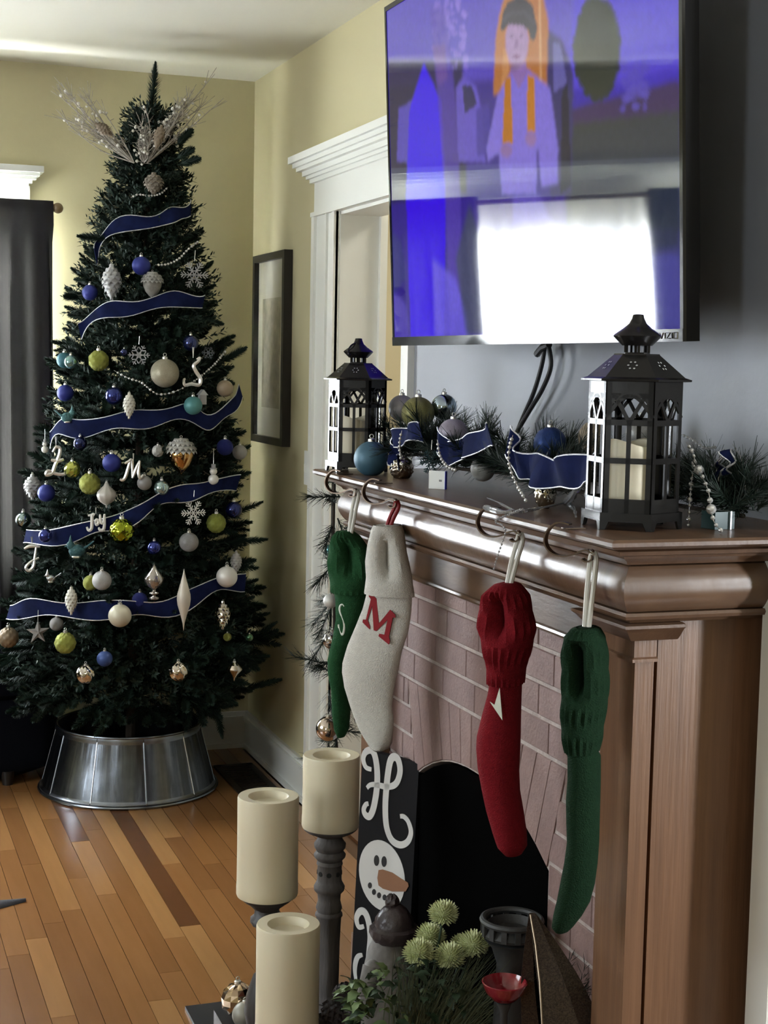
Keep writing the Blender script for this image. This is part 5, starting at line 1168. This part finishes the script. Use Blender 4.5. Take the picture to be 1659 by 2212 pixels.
stick('black carved wooden candlestick under the left cream candle', c1, r1, [('dish', [(.008, .975), (.046, .972), (.052, .985), (.054, 1.0), (.004, 1.0)]), ('stem', [(.02, .60), (.021, .72), (.018, .80), (.022, .845), (.033, .86), (.034, .88), (.026, .90), (.024, .93), (.034, .95), (.04, .975), (.006, .976)]), ('foot', [(.062, 0), (.066, .03), (.06, .07), (.046, .12), (.036, .2), (.03, .27), (.036, .33), (.044, .42), (.040, .5), (.026, .60), (.005, .605)])], 28, blackw, lambda a, k: 1+.06*sin(6*a+12*k))
c2, r2 = pillar('short cream pillar candle on the tall grey turned candlestick', 652, 775, 1624, 1785, 3.00)
tk, H2 = stick('tall grey weathered turned candlestick left of the black sign', c2, r2, [('dish', [(.01, .965), (.030, .965), (.052, .985), (.058, .995), (.058, 1.0), (.004, 1.0)]),
  ('stem', [(.028, .26), (.032, .27), (.026, .28), (.023, .30), (.024, .52), (.026, .62), (.029, .628), (.029, .636), (.025, .645), (.028, .66), (.024, .69), (.025, .72), (.032, .735), (.033, .75), (.027, .772), (.026, .78), (.026, .84), (.028, .845), (.026, .86), (.033, .875), (.034, .885), (.028, .90), (.033, .915), (.034, .93), (.028, .945), (.024, .965), (.006, .966)]),
  ('foot', [(.07, 0), (.074, .02), (.07, .05), (.05, .07), (.04, .10), (.05, .13), (.044, .16), (.034, .2), (.036, .225), (.03, .245), (.028, .262), (.004, .262)])], 28, grey, lambda a, k: 1+(.03*sin(9*a) if .05 < k < .25 else 0))
hole = mat('dark hole shade', (0.008, 0.008, 0.008), 0.9)  # black discs laid on for the shade inside the drilled holes
for i in range(8):
    a = i*pi/4-pi/2-.35; MB().lathe([(.0001, 0), (.0052, 0), (.0052, .0012), (.0001, .0012)], 12, (.0255*cos(a), .0255*sin(a), .81*H2), axis=Matrix.Rotation(pi/2, 3, 'Y') if False else Vector((cos(a), sin(a), 0)).to_track_quat('Z', 'Y').to_matrix()).local('hole_shade', hole, tk)
c3, r3 = pillar('nearest cream pillar candle at the bottom of the picture', 551, 688, 1988, 2236, 2.72)
stick('short grey candlestick under the nearest cream candle', c3, r3, [('dish', [(.01, .90), (.05, .93), (.056, 1.0), (.004, 1.0)]), ('stem', [(.02, .3), (.03, .45), (.02, .6), (.03, .78), (.022, .9), (.004, .905)]), ('foot', [(.06, 0), (.062, .08), (.04, .2), (.02, .3), (.004, .305)])], 24, grey)

# black plank sign with white script and a snowman face
TL, TR_ = Vector((1.137, 3.28, on(783, 1618, 1, 3.28).z)), None
TR_ = on(907, 1642, 1, 3.115); e1 = TR_-TL; e1.z = 0; e1.normalize(); dn = (Vector((-.045, -.012, -1))).normalized(); dn = (dn-e1*dn.dot(e1)).normalized(); sn = dn.cross(e1); sn = sn if sn.dot(CAM-TL) > 0 else -sn
SWD = (TR_-TL).length*.985; SH = (TL.z-.026)/-dn.z
sg_ = thing('hearth_sign', 'tall black plank sign with white script letters and a snowman face', 'sign', TL+dn*SH)
blk = mat('black sign paint', (0.007, 0.007, 0.008), 0.75, spec=0.15)
MB().add([TL, TL+e1*SWD, TL+e1*SWD+dn*SH, TL+dn*SH]+[p-sn*.02 for p in (TL, TL+e1*SWD, TL+e1*SWD+dn*SH, TL+dn*SH)], [(0, 1, 2, 3), (7, 6, 5, 4), (0, 4, 5, 1), (1, 5, 6, 2), (2, 6, 7, 3), (3, 7, 4, 0)]).build('plank', blk, sg_)
def c5(x, y): return (380+x*.3255, 1590+y*.3255)
def sp(x, y, o=.0012): return onplane(*c5(x, y), TL, sn)+sn*o
def sstroke(name, pts, w, m_):
    P = smooth_path([sp(*p) for p in pts], 6); n = len(P); rings = []
    for i, p in enumerate(P):
        d = unit(P[min(i+1, n-1)]-P[max(0, i-1)]); s = d.cross(sn).normalized()*w*(.55+.5*sin(pi*(i+.5)/n))
        rings.append([p-s, p+s, p+s-sn*.0011, p-s-sn*.0011])
    MB().loft(rings).build(name, m_, sg_)
sw_ = mat('white sign paint', (0.58, 0.58, 0.56), 0.7)
sstroke('letter_stroke', [(1300, 222), (1262, 205), (1245, 150), (1262, 105), (1300, 95), (1325, 140), (1338, 240), (1335, 350), (1315, 470), (1290, 530), (1262, 525), (1248, 490), (1262, 455), (1280, 448)], .0088, sw_)
sstroke('letter_stroke', [(1270, 345), (1290, 325), (1330, 322), (1390, 335), (1440, 330), (1472, 300), (1490, 230), (1478, 160), (1450, 138), (1425, 165), (1408, 260), (1396, 380), (1392, 500), (1402, 610), (1435, 690), (1490, 722), (1540, 700), (1562, 640), (1545, 570), (1515, 535), (1490, 532)], .0088, sw_)
sstroke('letter_stroke', [(1250, 1262), (1215, 1265), (1200, 1210), (1222, 1165), (1255, 1170), (1280, 1230), (1292, 1330), (1285, 1420), (1275, 1500), (1262, 1570), (1240, 1600)], .0088, sw_)
sstroke('letter_stroke', [(1240, 1452), (1212, 1462), (1195, 1500), (1190, 1560), (1200, 1640)], .007, sw_)
def spoly(name, pts, m_, o0, th=.0012):
    P = [sp(*p, o0) for p in pts]; n = len(P); q = sn*th
    MB().add([p+q for p in P]+P, [tuple(range(n)), tuple(range(2*n-1, n-1, -1))]+[(i, n+i, n+(i+1) % n, (i+1) % n) for i in range(n)]).build(name, m_, sg_)
def el5(cx, cy, rx, ry, n=36, k=0): return [(cx+rx*cos(2*pi*i/n)-k*ry*sin(2*pi*i/n), cy+ry*sin(2*pi*i/n)+0*k) for i in range(n)]
spoly('snowman_face', el5(1370, 925, 150, 236, 40, -.12), sw_, .0003)
ink, car = mat('black face paint', (0.008, 0.008, 0.008), 0.7), mat('carrot paint', (0.25, 0.115, 0.055), 0.7)
for a in ((1335, 825), (1385, 832)): spoly('eye', el5(*a, 17, 36, 18), ink, .0016, .0006)
for a in ((1291, 990), (1318, 1034), (1352, 1056), (1388, 1070), (1424, 1062)): spoly('mouth_dot', el5(*a, 13, 20, 14), ink, .0016, .0006)
spoly('carrot_nose', [(1350, 888), (1375, 884), (1440, 905), (1500, 945), (1545, 972), (1550, 995), (1530, 1030), (1440, 1030), (1380, 1012), (1350, 990), (1342, 940)], car, .0016, .0012)

# figurine with a dark knitted hat
fg = thing('snowman_figurine', 'grey whitewashed snowman figurine in a dark brown hat before the sign', 'figurine', (1.0, 2.80, .0088)); fz = .0088
wash = mat('whitewashed resin', (0.24, 0.23, 0.21), 0.6, noise=(28, (0.10, 0.09, 0.08), 0.25), bump=(60, .5)); hatm = mat('dark brown resin', (0.030, 0.020, 0.020), 0.33, noise=(40, (0.05, 0.04, 0.04)), bump=(70, .6))
FC = on(838, 2080, 1, 2.80); FC.z = 0
zz = lambda py: on(838, py, 1, 2.80).z
MB().lathe([(.03, .025), (.065, .03), (.072, .12), (.066, .22), (.055, zz(2130)), (.048, zz(2080)), (.040, zz(2050)), (.030, zz(2025)), (.004, zz(2020))], 24, (FC.x, FC.y, 0), lambda a, k: 1+.04*sin(5*a+17*k)).build('body', wash, fg, True)
MB().sphere((FC.x-.036, FC.y-.02, zz(2085)), .024, 12, 8).tube([(FC.x-.04, FC.y-.02, zz(2075)), (FC.x-.055, FC.y-.03, zz(2120)), (FC.x-.05, FC.y-.04, zz(2165))], [.02, .018, .012], 10).build('arm', wash, fg, True)
HB = Vector((FC.x+.012, FC.y, 0))
MB().lathe([(.006, zz(2032)), (.043, zz(2030)), (.050, zz(2018)), (.049, zz(2004)), (.040, zz(2000)), (.038, zz(1985)), (.026, zz(1966)), (.014, zz(1956)), (.003, zz(1952))], 28, (HB.x, HB.y, 0), lambda a, k: 1+.035*sin(12*a)).build('hat', hatm, fg, True)
MB().sphere((HB.x-.006, HB.y, zz(1948)), .015, 12, 8, lambda a, k: 1+.15*sin(5*a)*sin(9*k)).build('pompom', hatm, fg)

# dark carved pinecone heap and ornaments on the hearth
t = thing('dark_pinecone_pick', 'dark glossy pinecone cluster beside the grey candlestick foot', 'pinecone cluster', on(735, 2190, 1, 2.74))
for px, py, w, h, rx in ((738, 2148, 20, 30, .3), (718, 2190, 24, 30, -.5), (752, 2205, 26, 30, .8), (700, 2220, 24, 30, -.2)):
    P = on(px, py, 1, 2.74); s = w*fwd(P)/FPX; o = link('pinecone', scaled_cone(7, 9, egg(h/w), hatm, 'pinecone'), t); o.location = P-worldloc(t); o.scale = (s, s, s); o.rotation_euler = (rx, rx, 0)
HG = 'ornaments on the hearth'
ornament('facet', 'chrome', (0.50, 0.38, 0.26), 513, 2158, 36, 'crinkled copper gold ball left of the nearest candle', P=on(513, 2158, 1, 3.12), group=HG)
ornament('ball', 'matte', (0.25, 0.24, 0.20), 529, 2192, 28, 'satin grey ball in front of the crinkled gold ball', P=on(529, 2192, 1, 3.065), group=HG)
ornament('ball', 'chrome', (0.50, 0.46, 0.40), 610, 2218, 28, 'mirrored ball at the bottom edge before the nearest candle', P=on(610, 2218, 1, 3.01), group=HG)
# raise: a dark wooden tray that carries the small ornaments
tr = thing('wooden_tray', 'dark low riser on the hearth under the small ornaments', 'tray', (0.83, 2.93, .0088))
MB().b2((0.762, 2.975, .0088), (0.885, 3.165, .083)).build('tray_body', hearth, tr)

# potted chrysanthemums with grass
leafm, leafl = mat('dark green leaf', (0.022, 0.046, 0.021), 0.5, noise=(30, (0.013, 0.030, 0.013))), mat('pale leaf', (0.13, 0.19, 0.075), 0.5, noise=(30, (0.08, 0.13, 0.05)))
petal = mat('lime cream petal', (0.62, 0.66, 0.38), 0.7); bladem = mat('dry grass blade', (0.075, 0.095, 0.052), 0.6)
PB = Vector((0.99, 2.56, .0088)); fl = thing('potted_chrysanthemum', 'pale lime chrysanthemums with leaves and grass in the foreground', 'potted plant', PB)
MB().lathe([(.05, .0088), (.055, .03), (.072, .16), (.078, .165), (.078, .18), (.066, .18), (.06, .165), (.003, .16)], 24, (PB.x, PB.y, 0)).build('pot', grey, fl, True)
def bloom(px, py, rp, y, seed):
    r = random.Random(seed); C_ = on(px, py, 1, y); s = rp*fwd(C_)/FPX; mb = MB(); n = 300
    for i in range(n):
        zc = 1-1.7*(i+.5)/n; a = i*2.39996; q = math.sqrt(max(0, 1-zc*zc)); d = Vector((q*cos(a), q*sin(a), zc*.86)); l = s*(.86+.22*r.random()); u, w = frame(d); b = C_+d*l*.38
        e = C_+d*l+Vector((0, 0, s*.05*(1-zc))); mid = C_+d*l*.8; wd = s*.075
        mb.add([b-u*wd*.6, mid-u*wd, e-u*wd*.35, e+u*wd*.35, mid+u*wd, b+u*wd*.6, mid+w*wd*.5], [(0, 1, 6), (1, 2, 6), (2, 3, 6), (3, 4, 6), (4, 5, 6), (5, 0, 6)])
    mb.sphere(C_, s*.55, 10, 8); o = mb.build('flower_head', petal, fl)
    MB().tube(smooth_path([C_-Vector((0, 0, s*.3)), C_+(PB-C_)*.35+Vector((0, 0, .03)), Vector((PB.x, PB.y, .17))], 6), .0022, 6).build('flower_stem', leafm, fl, True)
for i, b in enumerate(((957, 1974, 35, 2.55), (930, 2022, 34, 2.58), (905, 2058, 37, 2.52), (1000, 2046, 33, 2.56), (1022, 2040, 36, 2.50), (972, 2066, 36, 2.50))): bloom(*b, i)
r = random.Random(12)
lfm = []
for v in range(3):
    mb = MB(); n = 7; rings = []
    for i in range(n):
        tt = i/(n-1); w = .011*sin(pi*(tt*.92+.06))**.8*(1+.15*(-1)**i); x_ = .045*tt; z_ = .010*sin(pi*tt)-.004*tt*v; rings.append([(x_, -w, z_+.002), (x_, 0, z_), (x_, w, z_+.002)])
    mb.loft(rings, False, False); lfm.append((mb.mesh('leaf', leafm, True), MB().add(mb.v, mb.f).mesh('leaf', leafl, True)))
def leaf(P, az, el, k, pale): o = link('leaf', lfm[r.randrange(3)][1 if pale else 0], fl); o.location = Vector(P)-PB; o.rotation_euler = (r.uniform(-.5, .5), -el, az); o.scale = (k, k, k)
for i in range(170):
    px = r.uniform(760, 1000); lo = 2085+max(0, (860-px)*.42); py = r.uniform(lo, 2225); leaf(on(px, py, 1, r.uniform(2.42, 2.60)), r.uniform(2.2, 5.6), r.uniform(-.3, 1.0), r.uniform(.45, .85), px < 850 and r.random() < .6 or r.random() < .08)
for i in range(22):
    leaf(on(r.uniform(752, 800), r.uniform(2128, 2205), 1, 2.5), r.uniform(2.4, 4.4), r.uniform(-.1, .8), r.uniform(.7, 1.05), True)
mb = MB()
for i in range(420):
    b = Vector((PB.x+r.uniform(-.05, .05), PB.y+r.uniform(-.05, .05), .17)); tip = on(r.uniform(850, 1190), r.uniform(2030, 2190), 1, r.uniform(2.4, 2.62)); mid = (b+tip)*.5+Vector((r.uniform(-.015, .015), 0, .02)); w = Vector((.0011, -.0005, 0))
    mb.add([b-w, b+w, mid+w, mid-w, tip], [(0, 1, 2, 3), (3, 2, 4)])
mb.build('grass_blades', bladem, fl, kind='stuff')

# dark pedestal bowl, red votive, glitter ribbon
ped = mat('charcoal cast metal', (0.040, 0.042, 0.042), 0.55, 0.3, bump=(60, .3)); PC = on(1106, 1988, 1, 2.45); q = fwd(PC)/FPX
pd = thing('pedestal_bowl', 'charcoal pedestal candle bowl with pierced rim against the brick', 'pedestal bowl', (PC.x, PC.y, .0088))
R_ = 68*q; n = 14; mb = MB()
for i in range(n):
    a0_, a1_ = 2*pi*i/n, 2*pi*(i+1)/n; am = (a0_+a1_)/2
    for a_, h_ in ((a0_, .12),): mb.box((PC.x+R_*.94*cos(a_), PC.y+R_*.94*sin(a_), PC.z-.012), (.006, .010, .026), a_)
mb.build('rim_piercing', ped, pd)
MB().torus((PC.x, PC.y, PC.z+.001), R_*.93, .006, 40, 8).build('rim', ped, pd, True)
MB().lathe([(.01, PC.z-.032), (R_*.6, PC.z-.036), (R_*.93, PC.z-.027), (R_*.96, PC.z-.022), (R_*.9, PC.z-.018), (R_*.80, PC.z-.006), (R_*.76, PC.z-.004), (R_*.6, PC.z-.018), (.004, PC.z-.022)], 40, (PC.x, PC.y, 0)).build('bowl', ped, pd, True)
MB().lathe([(.06, .0088), (.062, .04), (.03, .07), (.024, .2), (.03, .3), (.026, PC.z-.08), (.036, PC.z-.05), (.05, PC.z-.034), (.004, PC.z-.033)], 28, (PC.x, PC.y, 0)).build('column', ped, pd, True)
redg = mat('red glass', (0.22, 0.012, 0.020), 0.1, 0.0, coat=0.6); VC = on(1090, 2128, 1, 2.34)
vt = thing('votive_glass', 'small red glass votive among the grass at lower right', 'votive holder', VC-Vector((0, 0, .05)), None)
MB().lathe([(.010, .012), (.022, .016), (.034, .030), (.040, .046), (.038, .047), (.031, .032), (.02, .022), (.003, .020)], 32, (VC.x, VC.y, VC.z-.04)).build('cup', redg, vt, True)
MB().lathe([(.03, .0088), (.032, .03), (.008, .045), (.007, VC.z-.05), (.014, VC.z-.030), (.003, VC.z-.028)], 20, (VC.x, VC.y, 0)).build('stem', ped, vt, True)
glr = mat('brown glitter mesh', (0.075, 0.052, 0.036), 0.4, 0.5, vor=(520, (0.022, 0.015, 0.011), .9)); gb = thing('glitter_ribbon', 'brown glitter ribbon folded to a peak at lower right', 'ribbon', on(1190, 2200, 1, 2.22))
ap = on(1148, 1972, 1, 2.30)
def gstrip(name, cl, ws):
    P = smooth_path([on(a, b, 1, y) for a, b, y in cl], 6); n = len(P); MB().ribbon(P, [Vector((.94, -.34, .0))*(ws[0]+(ws[1]-ws[0])*i/(n-1)) for i in range(n)], .0009).build(name, glr, gb, True)
gstrip('front_fold', [(1150, 1972, 2.31), (1168, 2040, 2.27), (1190, 2120, 2.23), (1214, 2225, 2.20)], (.004, .032))
gstrip('side_fold', [(1150, 1973, 2.315), (1190, 2040, 2.30), (1232, 2120, 2.27), (1275, 2225, 2.25)], (.006, .026))
gstrip('back_fold', [(1148, 1975, 2.32), (1142, 2050, 2.33), (1140, 2130, 2.34), (1146, 2225, 2.34)], (.004, .016))
m = MB().tube([on(1146, 1976, 1, 2.308)]+[on(a, b, 1, y) for a, b, y in ((1157, 2040, 2.27), (1166, 2120, 2.23), (1172, 2225, 2.20))], .0016, 5).build('wire_edge', mat('gold wire edge', (0.32, 0.25, 0.17), 0.4, 0.7), gb, True)
m = MB(); ev = random.Random(2)
for i in range(26):
    P = on(ev.uniform(1215, 1320), ev.uniform(2110, 2230), 1, ev.uniform(2.26, 2.36)); d = Vector((ev.uniform(-1, 1), ev.uniform(-.6, .4), ev.uniform(-.2, 1)))*.05; brush(m, P, P+d, 22, .03, .8, .0008, ev)
tag(m.build('evergreen_sprigs', pine, None, kind='stuff'), 'dark evergreen needles at the foot of the oak pilaster', 'evergreen')
